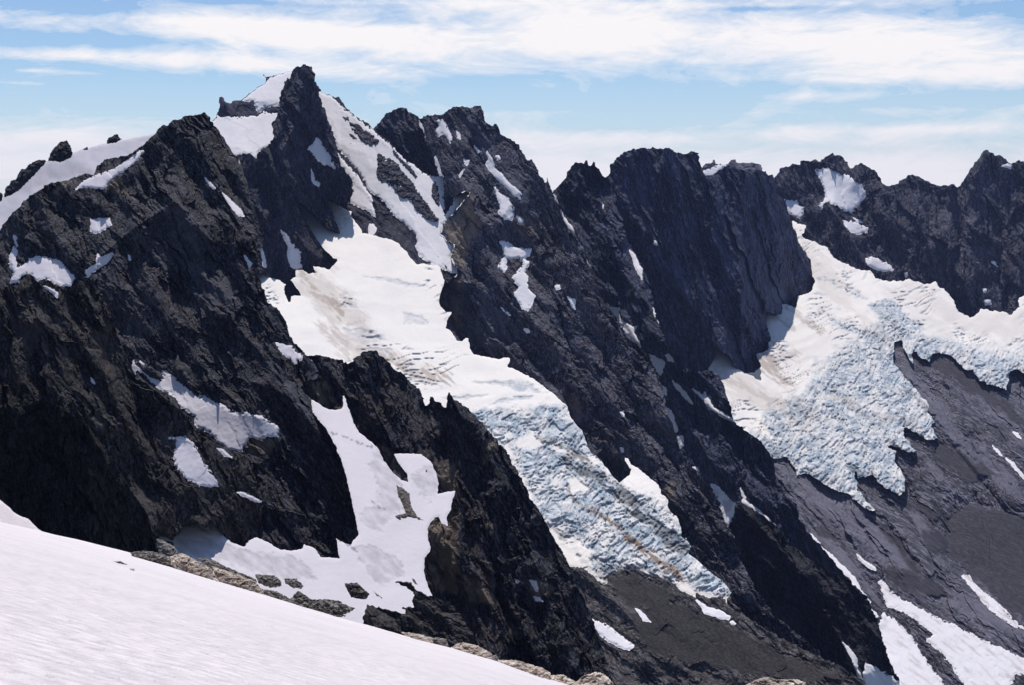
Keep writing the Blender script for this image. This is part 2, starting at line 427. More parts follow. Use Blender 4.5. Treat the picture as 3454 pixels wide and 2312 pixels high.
def snow_sheet(key, name, poly, D, mat, label, cat, attrs=None, seed=3, rough=2.0, kind='structure', amp=1.0, keep_pad=140, extra=None):
    i0, i1, j0, j1 = window(poly, 12)
    U, V = np.meshgrid(ucol[i0:i1], vrow[j0:j1])
    S = sdf(U, V, poly)+rough*fbm(U, V, 20, 3, seed+90, .6)
    Dd = D(U, V)
    rel = amp*(3.2*fbm(U, V, 170, 3, seed)+.5*fbm(U, V, 26, 3, seed+4))
    A = {k: 0*U for k in ('ice', 'dirt', 'grey', 'dark')}
    if extra: rel = rel+extra(U, V, S, A)
    buf = DBUF[j0:j1, i0:i1]
    Dd = Dd*(1+rel/F)
    Dd = np.maximum(Dd, np.where(np.isfinite(buf), buf*1.004, 0))
    keep = SMAX[j0:j1, i0:i1] < keep_pad
    Dm = Dd*(1+3*smooth(S, 9, 0)/F)
    o = grid_mesh(name, U, V, Dm, S, mat, True, A, skirt=[(4, .003), (15, .012), (50, .03)], keep=keep)
    set_tags(o, label, cat, kind=kind)
    DBUF[j0:j1, i0:i1] = np.where(S > 0, np.minimum(buf, Dm), buf)
    SMAX[j0:j1, i0:i1] = np.maximum(SMAX[j0:j1, i0:i1], S)
    return o
snow_sheet('far_slope', 'snow_bank', [(-120,1600),(0,1686),(56,1737),(97,1753),(108,1768),(143,1796),(300,1950),(-120,1950)],
           lambda U, V: 118-.03*(V-1700)+0*U, SNOW_FG, 'small snow bank at the left edge beneath the black buttress', 'snow slope', amp=.6)

# ================================================================== rocks on the rim behind the foreground snow
rim = [
 ('slab', T('G',(860,690),(950,680),(1040,690),(1120,720),(1190,770),(1200,840),(1000,800),(880,740)), 84, R_GREY, 'low grey rock at the left end of the rocky rim behind the foreground snow'),
 ('slab', T('G',(1120,715),(1200,695),(1290,740),(1380,790),(1430,860),(1445,885),(1430,940),(1300,900),(1180,830),(1130,770)), 82, R_TAN, 'pale tan slab at the left of the rim, under the shaded snow of the basin'),
 ('slab', T('G',(1300,725),(1380,730),(1500,790),(1600,830),(1685,865),(1690,900),(1640,910),(1500,870),(1380,800)), 88, R_GREY, 'long dark brown rock behind the tan slabs of the rim'),
 ('slab', T('G',(1390,780),(1550,830),(1680,880),(1735,945),(1730,1010),(1560,960),(1440,900)), 83, R_TAN, 'orange-tan slab of the rim beside the squat brown rock'),
 ('slab', T('G',(1680,835),(1800,840),(1855,880),(1850,915),(1780,925),(1700,890)), 92, R_GREY, 'squat brown rock in the snow above the rim, left of its smaller twin'),
 ('slab', T('G',(1870,860),(1950,865),(2000,910),(1985,930),(1930,925),(1880,895)), 94, R_GREY, 'small rounded brown rock in the snow, right of the squat brown rock'),
 ('slab', T('G',(1720,930),(1830,950),(1900,990),(2010,1050),(2010,1120),(1860,1070),(1740,1000)), 84, R_GREY, 'thin grey rock strip where the snow slope meets the basin snow'),
 ('slab', T('G',(1960,945),(2000,960),(2050,1000),(2150,1000),(2240,1010),(2290,1045))+T('H',(100,1020),(190,1060),(160,1085),(110,1100),(130,1110),(60,1118),(-40,1110),(-150,1080),(-270,1030)), 86, R_GREY, 'long black splintered rock with a jagged right end above the snow slope'),
 ('boulder', T('H',(120,895),(200,890),(250,930),(285,965),(265,1000),(200,995),(165,985),(140,940)), 420, R_ISLE, 'oval black boulder standing alone in the basin snow'),
 ('slab', T('H',(490,1215),(600,1225),(700,1255),(790,1260),(800,1300),(800,1360),(700,1330),(600,1300)), 82, R_TAN, 'flat pale rock strip with a white boulder end on the snow edge'),
 ('slab', T('H',(820,1320),(860,1290),(900,1283),(1000,1305),(1080,1350),(1140,1395),(1130,1450),(950,1400)), 80, R_TAN, 'domed tan rock above the middle of the snow edge'),
 ('slab', T('G',(1030,600),(1060,606),(1110,630),(1150,650),(1175,695),(1170,740),(1060,720),(1035,660)), 300, R_GREY, 'brown-grey rock wedge between the black buttress and the basin snow'),
 ('slab', T('H',(1285,1517),(1330,1508),(1400,1512),(1480,1522),(1470,1534),(1380,1530)), 66, R_GREY, 'thin flat grey rock lying in the snow at the lower end of its edge'),
 ('slab', T('H',(700,1262),(740,1252),(795,1262),(800,1290),(760,1310),(705,1290)), 78, R_GREY, 'small whitish boulder at the right end of the flat pale strip'),
 ('slab', T('H',(1090,1378),(1115,1368),(1138,1385),(1130,1412),(1100,1408)), 76, R_GREY, 'fist-like grey stone at the right foot of the domed tan rock'),
 ('slab', T('H',(1120,1400),(1250,1400),(1420,1450),(1475,1480),(1480,1560),(1400,1550),(1250,1490)), 79, R_TAN, 'long flat tan slab near the lower end of the snow edge'),
 ('slab', T('H',(1475,1500),(1560,1495),(1640,1540),(1650,1640),(1500,1620)), 78, R_TAN, 'cracked brown block left of the rounded pale boulder'),
 ('boulder', T('H',(1610,1570),(1700,1500),(1780,1478),(1840,1495),(1890,1550),(1920,1660),(1620,1680)), 74, R_TAN, 'large rounded pale boulder at the bottom of the picture'),
 ('boulder', T('I',(505,1566),(600,1520),(650,1512),(720,1530),(850,1525),(905,1550),(940,1640),(900,1700),(500,1700)), 72, R_TAN, 'wide flat-topped pale boulder cut by the bottom edge'),
]
for i, (nm, pl, D, m, lab) in enumerate(rim):
    blob({'slab': 'rim_rock', 'boulder': 'boulder'}[nm], pl, D, m, lab, 'rock', 'rocks along the rim' if D < 200 else None, 200+i*9, thick=.35, rough=2.2, amp=1.2, sigma=48)
for i, (pl, lab) in enumerate([(T('G',(738,749),(790,748),(850,775),(800,768)), 'thin rock fin breaking the foreground snow'), (T('G',(850,797),(885,798),(890,810),(860,809)), 'tiny dark stone on the foreground snow below the fin')]):
    u0 = sum(p[0] for p in pl)/len(pl); v0 = sum(p[1] for p in pl)/len(pl)
    blob('stone', pl, float(plane_D(np.array(u0), np.array(v0)))*.985, R_GREY, lab, 'stone', None, 400+i, thick=.3, rough=1.2, g=1.0)

# ================================================================== near rock, left and bottom
build_rock('black', 'rock_buttress', [(-120,1262),(0,1290),(90,1330),(200,1370),(290,1430),(353,1512),(389,1573),(425,1625),(461,1686),(492,1727),(512,1799),(527,1829),(535,1865),(540,1960),(-120,1960)],
  1500, [(-120,330),(300,330),(540,352)], 70, R_SHADED, 11, 1.25, .8, label='black shaded buttress at the left edge above the foreground snow', ribs=[([(290,1430),(400,1640),(500,1880)], 25, 40)])
build_rock('shelf', 'rock_shelf', T('H',(240,1270),(246,1110),(268,1035),(330,1045),(450,1080),(535,1100),(500,1050),(590,1055),(565,1040),(560,1010),(590,970),(540,930),(455,885),(470,878),(560,890),(590,930),(640,960),(700,980),(800,1010),(870,1080),(940,1180),(1000,1290),(1100,1400),(1300,1480),(1700,1562),(1700,1640),(265,1640)),
  2100, [(1100,400),(1950,380)], 46, R_NEAR, 23, .5, 1.0, label='dark ledgy rock shelf between the basin snow and the foreground slope')
build_rock('leftwall', 'rock_wall', T('D',(-240,300),(0,330),(60,325),(125,300),(140,252),(180,235),(225,260),(240,290),(330,285),(380,320),(470,328),(540,290),(590,262),(640,330),(690,420),(730,500),(760,600),(790,690),(830,740),(872,820),(870,860),(900,930),(960,965),(1060,1045),(1190,1145),(1270,1205),(1300,1290),(1440,1375),(1500,1395),(1600,1425),(1640,1460))+T('G',(1700,250),(1730,340),(1720,500),(1740,610),(1680,592),(1640,610),(1610,650),(1540,630),(1480,590),(1440,530),(1372,465),(1385,555),(1330,540),(1300,505),(1210,515),(1150,590),(1140,615),(1065,577),(1020,600),(980,470),(800,400),(600,500),(-240,300)),
  1000, [(-120,485),(0,485),(900,572)], 54, R_NEAR, 37, 1.05, 1.0, label='dark rust-streaked rock wall at the left beneath the small hanging snowfields', pales=[T('D',(40,380),(250,420),(330,760),(200,780),(60,560)), T('D',(560,1100),(700,1180),(680,1280),(560,1250)), T('G',(850,180),(960,300),(1020,450),(1100,560),(1000,540),(880,330))],
  ribs=[(T('D',(590,262),(760,600),(1100,1040),(1300,1290)), 30, 40), (T('D',(300,330),(560,700),(900,1300))+T('G',(1340,500)), 22, 45)],
  patches=[P('small snow tongue low on the left wall, shaped like a long teardrop', T('G',(1120,-65),(1215,-72),(1265,-35),(1290,10),(1340,100),(1400,180),(1440,250),(1390,258),(1320,245),(1230,205),(1180,140),(1150,110),(1145,60),(1165,0),(1155,-40))),
   P('short thin snow sliver pointing down below the large snow band', T('G',(1430,5),(1470,15),(1525,65),(1480,55))),
   P('narrow white snow line on the ledge above the basin snow', T('G',(1560,298),(1600,296),(1720,355),(1680,354),(1620,325))),
   P('slim snow strip just under the broad arched snow patch at the left', T('D',(290,320),(350,345),(380,370),(378,392),(330,355))),
   P('speck of snow alone in the middle of the left wall', T('D',(603,935),(612,945),(622,970),(608,966)))])

gsn = {}
def cirque_extra(U, V, S, A):
    g = 0*U
    for q in (T('G',(1170,590),(1300,590),(1420,610),(1500,640),(1600,680),(1750,700),(1900,720),(2000,760),(2060,830),(2070,870),(1990,860),(1900,870),(1830,850),(1700,830),(1550,780),(1300,700),(1180,690)),
              T('H',(220,430),(300,390),(400,410),(450,450),(450,480),(390,510),(360,540),(260,530)),
              T('H',(190,660),(300,640),(420,710),(500,740),(520,830),(460,870),(370,900),(300,850),(230,760)),
              T('H',(330,0),(420,120),(480,230),(500,400),(440,440),(330,380),(350,270),(290,120)),
              T('E',(555,1400),(640,1310),(720,1350),(735,1450),(700,1540),(640,1510))):
        d = sdf(U, V, q)+13*fbm((U+V*.7)/2.2, V-U*.7, 24, 5, 5, .7)
        g = np.maximum(g, smooth(d, -5, 6))
    A['grey'][:] = g*(.5+.45*fbm((U+V*.8)/2.5, V-U*.8, 26, 4, 9, .6))
    for ln in (T('E',(0,1090),(120,1120),(250,1180),(300,1190)), T('H',(300,350),(340,390),(390,405)), T('H',(70,600),(150,640),(200,685))):
        A['dark'][:] = np.maximum(A['dark'], .6*smooth(seg_dist(U, V, ln, False)+5*fbm(U, V, 12, 2, 4), 5, 0))
    return 2.5*g+8*fbm(U, V, 260, 2, 71)
cir = T('G',(980,460),(1020,600),(1065,575),(1140,615),(1150,590),(1210,515),(1300,505),(1330,540),(1385,555),(1372,465),(1440,530),(1480,590),(1540,630),(1610,650),(1640,610),(1680,590),(1740,610),(1840,670),(1920,680),(1990,665),(2000,635),(2080,670),(2110,720),(2235,728),(2215,600),(2290,635))+ \
  T('H',(160,640),(215,570),(180,400),(130,180),(100,80),(60,0))+T('D',(2230,1440),(2210,1380),(2150,1270),(2060,1160),(2045,1070),(2100,1100),(2140,1130),(2200,1145),(2250,1135),(2262,1090),(2256,1050),(2270,1050))+ \
  T('E',(120,860),(150,940),(180,1030),(220,1100),(300,1160),(350,1210),(380,1280),(430,1350),(500,1410),(545,1430),(530,1370),(480,1300),(440,1235),(520,1235),(630,1240),(690,1290),(720,1350),(740,1420),(735,1500),(780,1490),(850,1480))+ \
  T('H',(830,350),(820,420),(790,460),(805,520),(760,500),(740,455),(720,460),(690,490),(670,530),(670,590),(690,660),(680,690),(645,730),(645,820),(665,900),(700,980),(700,1100),(265,1250),(0,1250))+T('G',(2000,1180),(1400,960),(1200,800),(1170,700),(1140,625),(1040,600),(1000,560))
t25 = math.tan(math.radians(25))
snow_sheet('cirque', 'snowfield', cir, lambda U, V: (475+.02*(U-1000))*(t25+.289)/(t25+slope_s(V)), SNOW_MID,
           'snow basin with grey melt patches between the middle rib and the pinnacle buttress', 'snowfield', extra=cirque_extra, seed=41)
for i, (pl, lab) in enumerate([
   (T('H',(460,245),(500,260),(550,300),(560,380),(600,450),(640,480),(600,470),(540,455),(480,480),(450,450),(520,430),(500,370),(475,320)), 'brown crag island high in the basin snow, below the rock finger'),
   (T('H',(555,858),(580,860),(605,905),(580,900)), 'small narrow rock in the snow near the foot of the tan crag'),
   (T('H',(305,940),(330,955),(375,985),(370,1000),(345,985),(318,970)), 'thin dark rock sliver right of the oval boulder'),
   (T('H',(655,140),(675,150),(665,167),(652,160)), 'tiny dark stone on the grey snow beside the pinnacle buttress')]):
    u0 = sum(p[0] for p in pl)/len(pl); v0 = max(p[1] for p in pl)
    blob('rock_island', pl, host_depth(u0, v0)*.992, R_ISLE, lab, 'rock', 'rocks in the basin snow', 300+i*7, thick=.28, rough=2.4, tan=.4, host=(np.where(np.isfinite(DBUF), DBUF, 600), 0, 0))

def lower_basin():
    # the basin floor carries on down behind the foreground slope
    global G
    poly = [(-1500,1500),(-200,1790),(143,1850),(435,1910),(732,2000),(1035,2090),(1254,2160),(1520,2235),(1750,2310),(1880,2440),(3400,2800),(3400,3700),(-1500,3700)]
    U, V = np.meshgrid(np.arange(-1520, 3430, 10.0), np.arange(1480, 3720, 10.0))
    S = sdf(U, V, poly)
    D = (470+.02*(U-1000))*(t25+.289)/(t25+slope_s(V))*(1+(14*fbm(U, V, 300, 4, 77)+4)/F)
    Gs = G; G = 10.0; z = 0*U
    o = grid_mesh('basin_floor', U, V, D, S, SNOW_MID, True, {'ice': z, 'dirt': z, 'grey': .6*smooth(fbm(U, V, 200, 4, 6), -.1, .4), 'dark': z}, skirt=[(10, .01), (40, .05)])
    G = Gs
    set_tags(o, 'lower part of the snow basin hidden behind the foreground slope', 'snowfield', kind='structure')
lower_basin()
midpat = [
 P('large snow band slanting across the left wall, wide at its lower right end', T('D',(880,815),(900,850),(930,880),(990,930),(1050,950),(1080,940),(1070,885),(1120,910),(1180,960),(1220,1000),(1290,1050),(1350,1060),(1440,1100),(1540,1165),(1620,1165),(1720,1190),(1770,1220),(1830,1260),(1835,1320),(1790,1310),(1700,1330),(1640,1320),(1610,1380),(1590,1415),(1480,1390),(1430,1340),(1380,1290),(1290,1240),(1280,1180),(1200,1130),(1130,1030),(1070,1020),(1030,980),(940,900),(895,865),(885,925),(840,915),(805,905),(800,865),(840,860),(880,850)), flat=.8),
 P('broad arched snow patch under the left ridge', T('D',(105,205),(150,190),(170,165),(185,150),(240,125),(320,135),(390,150),(430,200),(490,265),(465,320),(420,315),(370,310),(330,270),(245,280),(190,240),(140,250),(130,295),(75,290),(90,230),(65,180),(60,120),(85,70),(100,50),(95,0),(82,-25),(108,-5),(112,60),(103,140))),
 P('crooked snow strip right of the arched snow patch', T('D',(565,255),(570,215),(640,170),(635,150),(645,105),(660,130),(740,100),(745,110),(700,170),(620,220),(580,258))),
 P('small square snow patch in the dark face below the left ridge', T('A',(600,1248),(690,1240),(720,1237),(735,1280),(700,1310),(640,1338),(600,1325))),
 P('long white snow ramp under the cornice of the left ridge', T('A',(500,1050),(540,1035),(600,1035),(680,1045),(720,990),(810,930),(900,860),(945,795),(920,800),(860,840),(760,915),(620,965),(550,1000)), flat=.6),
 P('thin curved snow strip on the right side of the dark summit rib', T('A',(1465,1075),(1500,1100),(1540,1140),(1580,1180),(1605,1225),(1570,1225),(1520,1160))),
 P('short snow streak above the curved strip on the summit rib', T('A',(1345,965),(1380,1000),(1415,1040),(1400,1045),(1360,1000))),
 P('tiny triangular snow fleck below the arched snow patch group', T('D',(840,110),(852,120),(860,150),(846,140))),
 P('snow patch hanging over the glacier on the edge of the middle rib', T('D',(1810,690),(1880,720),(1920,720),(1940,760),(1995,790),(1985,810),(1955,810),(1955,840),(1920,810),(1860,770))),
 P('very small snow spot beside the top of the large snow band', T('D',(925,825),(950,840),(942,848))),
 P('sharp little snow wedge beside the glacier below the summit rib', T('D',(1608,118),(1630,140),(1657,178),(1640,200))),
]
build_rock('midrib', 'rock_rib', T('A',(-240,1400),(0,1320),(20,1290),(60,1220),(140,1160),(150,1130),(250,1060),(330,1010),(450,985),(560,945),(615,950),(640,900),(700,850),(800,835),(860,815),(960,740),(1040,660),(1085,620),(1110,622),(1148,588),(1175,602),(1220,565),(1290,562),(1355,546),(1368,570),(1390,565),(1392,600),(1430,650),(1470,700),(1500,760),(1560,830),(1590,890),(1625,1000),(1650,1100),(1700,1250),(1740,1350))+T('D',(1720,120),(1690,240),(1740,350),(1760,420),(1840,480),(1890,560),(1905,630),(1940,700),(2030,790),(2090,880),(2060,930),(1995,960),(1990,1000),(2045,1070),(2060,1150),(2200,1300),(2300,1450))+T('G',(2343,300),(2400,500),(2343,760),(1000,760),(-240,500)),
  1780, [(-120,560),(0,560),(900,545),(1200,560)], 48, R_MID, 53, 1.0, 1.05, label='great dark rock rib with a blunt summit, left of the main glacier', pales=[T('A',(1040,1160),(1180,1130),(1300,1250),(1420,1480),(1300,1560),(1000,1480),(900,1400)), T('D',(950,0),(1250,20),(1500,250),(1650,480),(1500,520),(1250,260),(1000,150)), T('A',(1290,1010),(1400,1060),(1430,1130),(1340,1110)), T('A',(1230,700),(1290,740),(1260,770)), T('D',(1880,950),(2000,1050),(2150,1300),(2080,1320),(1930,1100))], pgroup='snow patches on the left walls',
  ribs=[([(600,395),(700,560),(830,800),(900,950)], 60, 60), (T('A',(1150,1130),(900,1290),(600,1540)), 45, 35), (T('A',(1150,1130),(1400,1400))+T('D',(1500,500),(1900,1000),(2100,1300),(2250,1562)), 70, 60),
        (T('A',(1100,630),(850,900),(860,1100),(1000,1250)), 35, 40), (T('D',(1000,350),(1300,900),(1700,1200)), 25, 50)],
  tans=[T('A',(700,1000),(800,930),(840,1050),(915,1130),(780,1090),(680,1040)), T('D',(1640,1330),(1820,1330),(1790,1420),(1620,1440)), T('A',(400,1000),(480,990),(380,1090),(300,1110))], patches=midpat)
# ------------------------------------------------------------------ pinnacle buttress
build_rock('pinnacle', 'rock_buttress', T('D',(1900,760),(2030,785),(2100,785),(2200,805),(2290,830),(2343,815))+T('E',(80,622),(140,635),(190,600),(240,565),(300,552),(330,555),(350,580),(400,620),(450,680),(520,720),(560,770),(600,800),(625,820),(640,870),(652,935),(670,920),(685,860),(705,850),(718,885),(745,890),(775,925),(788,930),(793,850),(810,833),(825,850),(845,880),(880,900),(930,935),(1000,1000),(1060,1070),(1110,1130),(1180,1210),(1240,1320),(1280,1380),(1320,1470),(1350,1540))+ \
  T('H',(1360,350),(1420,440),(1480,560),(1530,640),(1560,700),(1600,775),(1620,830),(1650,910),(1700,1000),(1750,1120),(1790,1230),(1830,1350),(1860,1440),(1900,1562),(1960,1700),(600,1700),(300,700),(-60,300))+T('D',(1950,1200)),
  1600, [(900,610),(1500,612),(2050,600)], 56, R_MID, 67, 1.25, 1.1, label='split brown buttress with two needle points beside the icefall',
  ribs=[(T('E',(812,833),(850,1100),(860,1400))+T('H',(880,500),(880,760),(960,1000),(1100,1400)), 120, 90), (T('E',(300,555),(250,800),(420,1150)), 50, 60), (T('E',(650,930),(660,1200)), -40, 18), (T('E',(788,930),(790,1250)), -35, 14), (T('H',(1230,300),(1350,700),(1500,1100),(1650,1500)), 45, 80)],
  tans=[T('E',(300,1160),(440,1200),(545,1430),(430,1340)), T('E',(690,1290),(850,1300),(860,1480),(760,1500)), T('H',(660,480),(830,350),(900,500),(870,700),(860,960),(700,960),(640,780)), T('H',(1290,870),(1480,900),(1500,1000),(1370,1000)), T('D',(2000,950),(2150,960),(2240,1130),(2100,1100)), T('H',(860,820),(1050,900),(1120,1040),(950,1010)), T('E',(1060,1150),(1110,1150),(1040,1350),(1000,1350)), T('H',(960,495),(1110,505),(1100,525),(970,520))],
  patches=[P('small snow spot left of the hooked snow patch on the pinnacle buttress', T('H',(1245,868),(1275,880),(1262,893))), P('hooked snow patch in the brown scree hollow of the pinnacle buttress', T('H',(1340,873),(1385,883),(1395,948),(1380,940),(1360,905))), P('low rounded snow patch beneath the hooked one on the pinnacle buttress', T('H',(1370,985),(1405,992),(1424,1015),(1380,1008))),
           P('flat snow patch on the brown shoulder at the left of the pinnacle buttress', T('D',(1975,903),(2030,890),(2095,908),(2080,935),(2035,945),(2000,930))), P('thin snow thread running down the saddle left of the pinnacle buttress', T('D',(2050,815),(2066,840),(2088,878),(2070,860)))])

# ================================================================== main glacier
t24 = math.tan(math.radians(24))
def g1D(U, V): return (1150+.05*(2440-U))*(t24+.283)/(t24+slope_s(V))
ICE1 = T('E',(930,960),(1100,930),(1300,935),(1450,900),(1570,925),(1700,1100),(1850,1330),(1930,1425))+T('H',(2070,200),(2210,350),(2400,560),(2700,800),(2850,1000),(2500,950),(2343,880),(2080,800),(1850,880),(1740,800),(1560,590),(1450,500),(1300,200))+T('E',(1180,1200))
WH1 = [T('E',(1240,1150),(1300,1120),(1360,1100),(1430,1170),(1370,1210),(1260,1190)), T('E',(1430,1180),(1600,1215),(1780,1250),(1790,1300),(1700,1290),(1560,1240)), T('H',(1545,600),(1620,600),(1700,640),(1775,690),(1740,730),(1760,800),(1640,790)),
       T('H',(1930,220),(2020,120),(2200,270),(2250,380),(2150,330),(2000,280)), T('E',(1580,1400),(1680,1380),(1740,1480),(1620,1500))]
def streaks(U, V, A, key, lines, seed):
    for pts, wdt, st in lines:
        d = seg_dist(U, V, pts, False)+wdt*.9*fbm((U*.8+V*.6)/4, V*.8-U*.6, max(8, wdt*.7), 4, seed, .7)
        A[key][:] = np.maximum(A[key], st*smooth(d, wdt, wdt*.1))
def crevasses(U, V, ice, seed, sc=1.0, ang=.9):
    r = 0*U; lam = 70*sc
    X = U+24*fbm(U, V, 90, 2, seed+1); Y = V+24*fbm(U, V, 90, 2, seed+2)
    ca, sa = math.cos(ang), math.sin(ang)
    al, ac = X*ca+Y*sa, -X*sa+Y*ca
    for i in range(5):
        r = r+lam*.42*(np.abs(perlin(al/lam+i*3, ac/(lam*1.5), seed+i))-.3); lam /= 1.8
    r = .45*r+22*sc*.6*facets(al/(18*sc), ac/(40*sc), seed+9)+9*sc*1.1*facets(al/(7*sc), ac/(16*sc), seed+10)+5*1.0*facets(al/4.4, ac/6.5, seed+11)+6*smooth(np.abs(perlin(al/(16*sc), ac/(75*sc), seed+15)), .12, 0)
    return r*ice
def g1_extra(U, V, S, A):
    ice = smooth(sdf(U, V, ICE1)+16*fbm(U, V, 60, 4, 8, .6), -18, 22)
    wh = 0*U
    for q in WH1: wh = np.maximum(wh, smooth(sdf(U, V, q)+7*fbm(U, V, 30, 3, 14), -4, 6))
    blotch = smooth(fbm(U, V, 80, 4, 17, .6), -.55, .1)
    A['ice'][:] = ice*(1-wh)*(.35+.65*blotch)
    rel = crevasses(U, V, ice*(1-.8*wh), 21)
    # transverse crevasses and sagging steps of the upper glacier
    up = (1-ice)
    z = (V+.10*U+26*fbm(U, V*1.5, 240, 3, 31))
    c1 = np.abs(perlin(U/230, z/17, 33)); msk = smooth(fbm(U, V, 230, 2, 35), .05, .45)
    rel = rel+up*msk*9*smooth(c1, .10, 0)+up*6*np.abs(perlin(U/190, z/60, 36))
    A['ice'][:] = np.maximum(A['ice'], .5*up*msk*smooth(c1, .08, 0))
    for q, st in ((T('E',(960,765),(1150,755),(1330,760),(1430,840),(1250,830),(1180,800),(1100,780)), .8), (T('E',(1070,920),(1150,870),(1360,855),(1340,880),(1200,900)), .75), (T('E',(230,60),(400,70),(680,125),(600,140),(500,120)), .7),
                  (T('E',(500,300),(620,320),(670,350),(660,385),(510,385)), .5), (T('E',(100,400),(300,410),(400,490),(250,520),(130,460)), .4), (T('E',(250,540),(450,540),(430,590),(300,580)), .45), (T('E',(1080,1050),(1280,1060),(1250,1110),(1120,1110)), .7), (T('E',(1300,1010),(1470,1000),(1460,1080),(1300,1090)), .8), (T('E',(750,870),(1060,845),(1090,855),(850,890)), .5)):
        w = smooth(sdf(U, V, q)+6*fbm(U, V*2, 30, 3, 44), -3, 5); A['ice'][:] = np.maximum(A['ice'], st*w*.8); rel = rel+5*w
    streaks(U, V, A, 'dirt', [(T('E',(-40,120),(60,200),(160,330),(250,480)), 60, .30), (T('E',(60,480),(300,560),(560,700)), 45, .28), (T('D',(2000,260),(2150,420),(2343,620)), 50, .30), (T('E',(-10,190),(60,250),(110,310)), 22, .7), (T('E',(-60,230),(30,350),(150,520),(230,600)), 18, .35), (T('E',(50,430),(140,500),(240,570)), 20, .5), (T('E',(380,600),(520,680),(640,700),(790,728)), 26, .62),
       (T('D',(1990,230),(2080,370),(2190,460),(2250,500)), 17, .6), (T('D',(2080,240),(2200,340),(2343,440)), 11, .35), (T('D',(2100,560),(2200,680),(2300,800)), 15, .4), (T('E',(100,190),(160,240)), 9, .5), (T('E',(140,380),(250,350)), 10, .45),
       (T('E',(1400,1130),(1560,1190),(1640,1215)), 8, .5), (T('H',(1590,250),(1640,350),(1740,410)), 6, .8), (T('H',(1740,405),(1850,470),(1950,540)), 10, .9), (T('H',(1990,590),(2080,660),(2180,740),(2343,855)), 17, .95)], 51)
    streaks(U, V, A, 'dark', [(T('H',(1600,70),(1720,150),(1820,230),(1960,330),(2100,470),(2230,570),(2343,650)), 34, .75), (T('H',(1480,520),(1560,600),(1620,570)), 14, .5), (T('H',(1750,720),(1860,800),(1950,790),(2090,800)), 13, .5), (T('H',(1840,870),(1990,800),(2120,850),(2300,900)), 14, .7)], 57)
    rel = rel+14*A['dark']
    return rel+9*fbm(U, V, 300, 2, 61)-8*smooth(S, 0, 30)*ice
g1 = T('A',(1935,1100),(1970,1180),(2020,1280),(2100,1400),(2150,1460),(2190,1500),(2225,1515))+T('D',(2225,150),(2170,210),(2110,195),(2062,190),(2080,230),(2030,240),(1990,212),(1942,212),(1950,258),(1912,280),(1950,330),(1990,385),(1915,385),(1908,430),(1885,390),(1870,340),(1880,310),(1840,280),(1780,265),(1740,235),(1720,245),(1685,242),(1700,400),(1740,560),(1850,800),(2000,860),(2100,950))+ \
  T('E',(100,750),(400,900),(700,1050),(1000,1200),(1200,1450))+T('H',(1250,300),(1400,600),(1500,750),(1580,770),(1600,790),(1680,790),(1740,830),(1790,880),(1830,905),(1850,890),(1860,850),(1900,822),(1960,802),(2030,800),(2080,830),(2120,860),(2160,840),(2220,870),(2280,890))+ \
  T('I',(40,905),(80,945),(140,970),(180,992),(190,960),(260,990),(350,980),(385,1025),(400,975),(415,955),(380,900),(300,840),(250,800),(180,730),(130,700),(150,660),(120,600),(90,590),(80,510),(50,450),(20,430),(0,400))+ \
  T('H',(2253,400),(2250,340),(2210,300),(2190,250),(2120,190),(2070,150),(2010,110),(1990,80))+T('E',(1972,1262),(1960,1250),(1985,1310),(2008,1340),(2000,1375),(1960,1405),(1930,1425),(1900,1400),(1850,1330),(1800,1270),(1750,1230),(1720,1180),(1700,1120),(1680,1080),(1620,1010),(1580,920),(1520,860),(1440,800),(1380,750),(1300,710),(1230,675),(1195,665),(1215,605),(1130,610),(1060,600),(970,580),(945,545),(940,470),(920,470),(900,490),(860,480),(830,430),(790,400),(800,350),(830,295),(790,295),(750,260),(745,210),(770,130),(780,90),(760,30))+ \
  T('B',(740,1350),(690,1340),(600,1350),(580,1330),(520,1260),(480,1210),(400,1180),(320,1160),(280,1150),(240,1140),(210,1085),(160,1030),(170,1000),(130,990),(75,950),(10,920))+T('A',(2150,1110),(2180,1180),(2215,1270),(2240,1345),(2170,1320),(2130,1290),(2120,1270),(2060,1200),(2000,1160))
snow_sheet('glacier1', 'glacier', g1, g1D, ICE_MAT, 'main glacier tumbling down the middle with a blue-grey crevassed icefall and snout', 'glacier', extra=g1_extra, seed=81, rough=2.6)

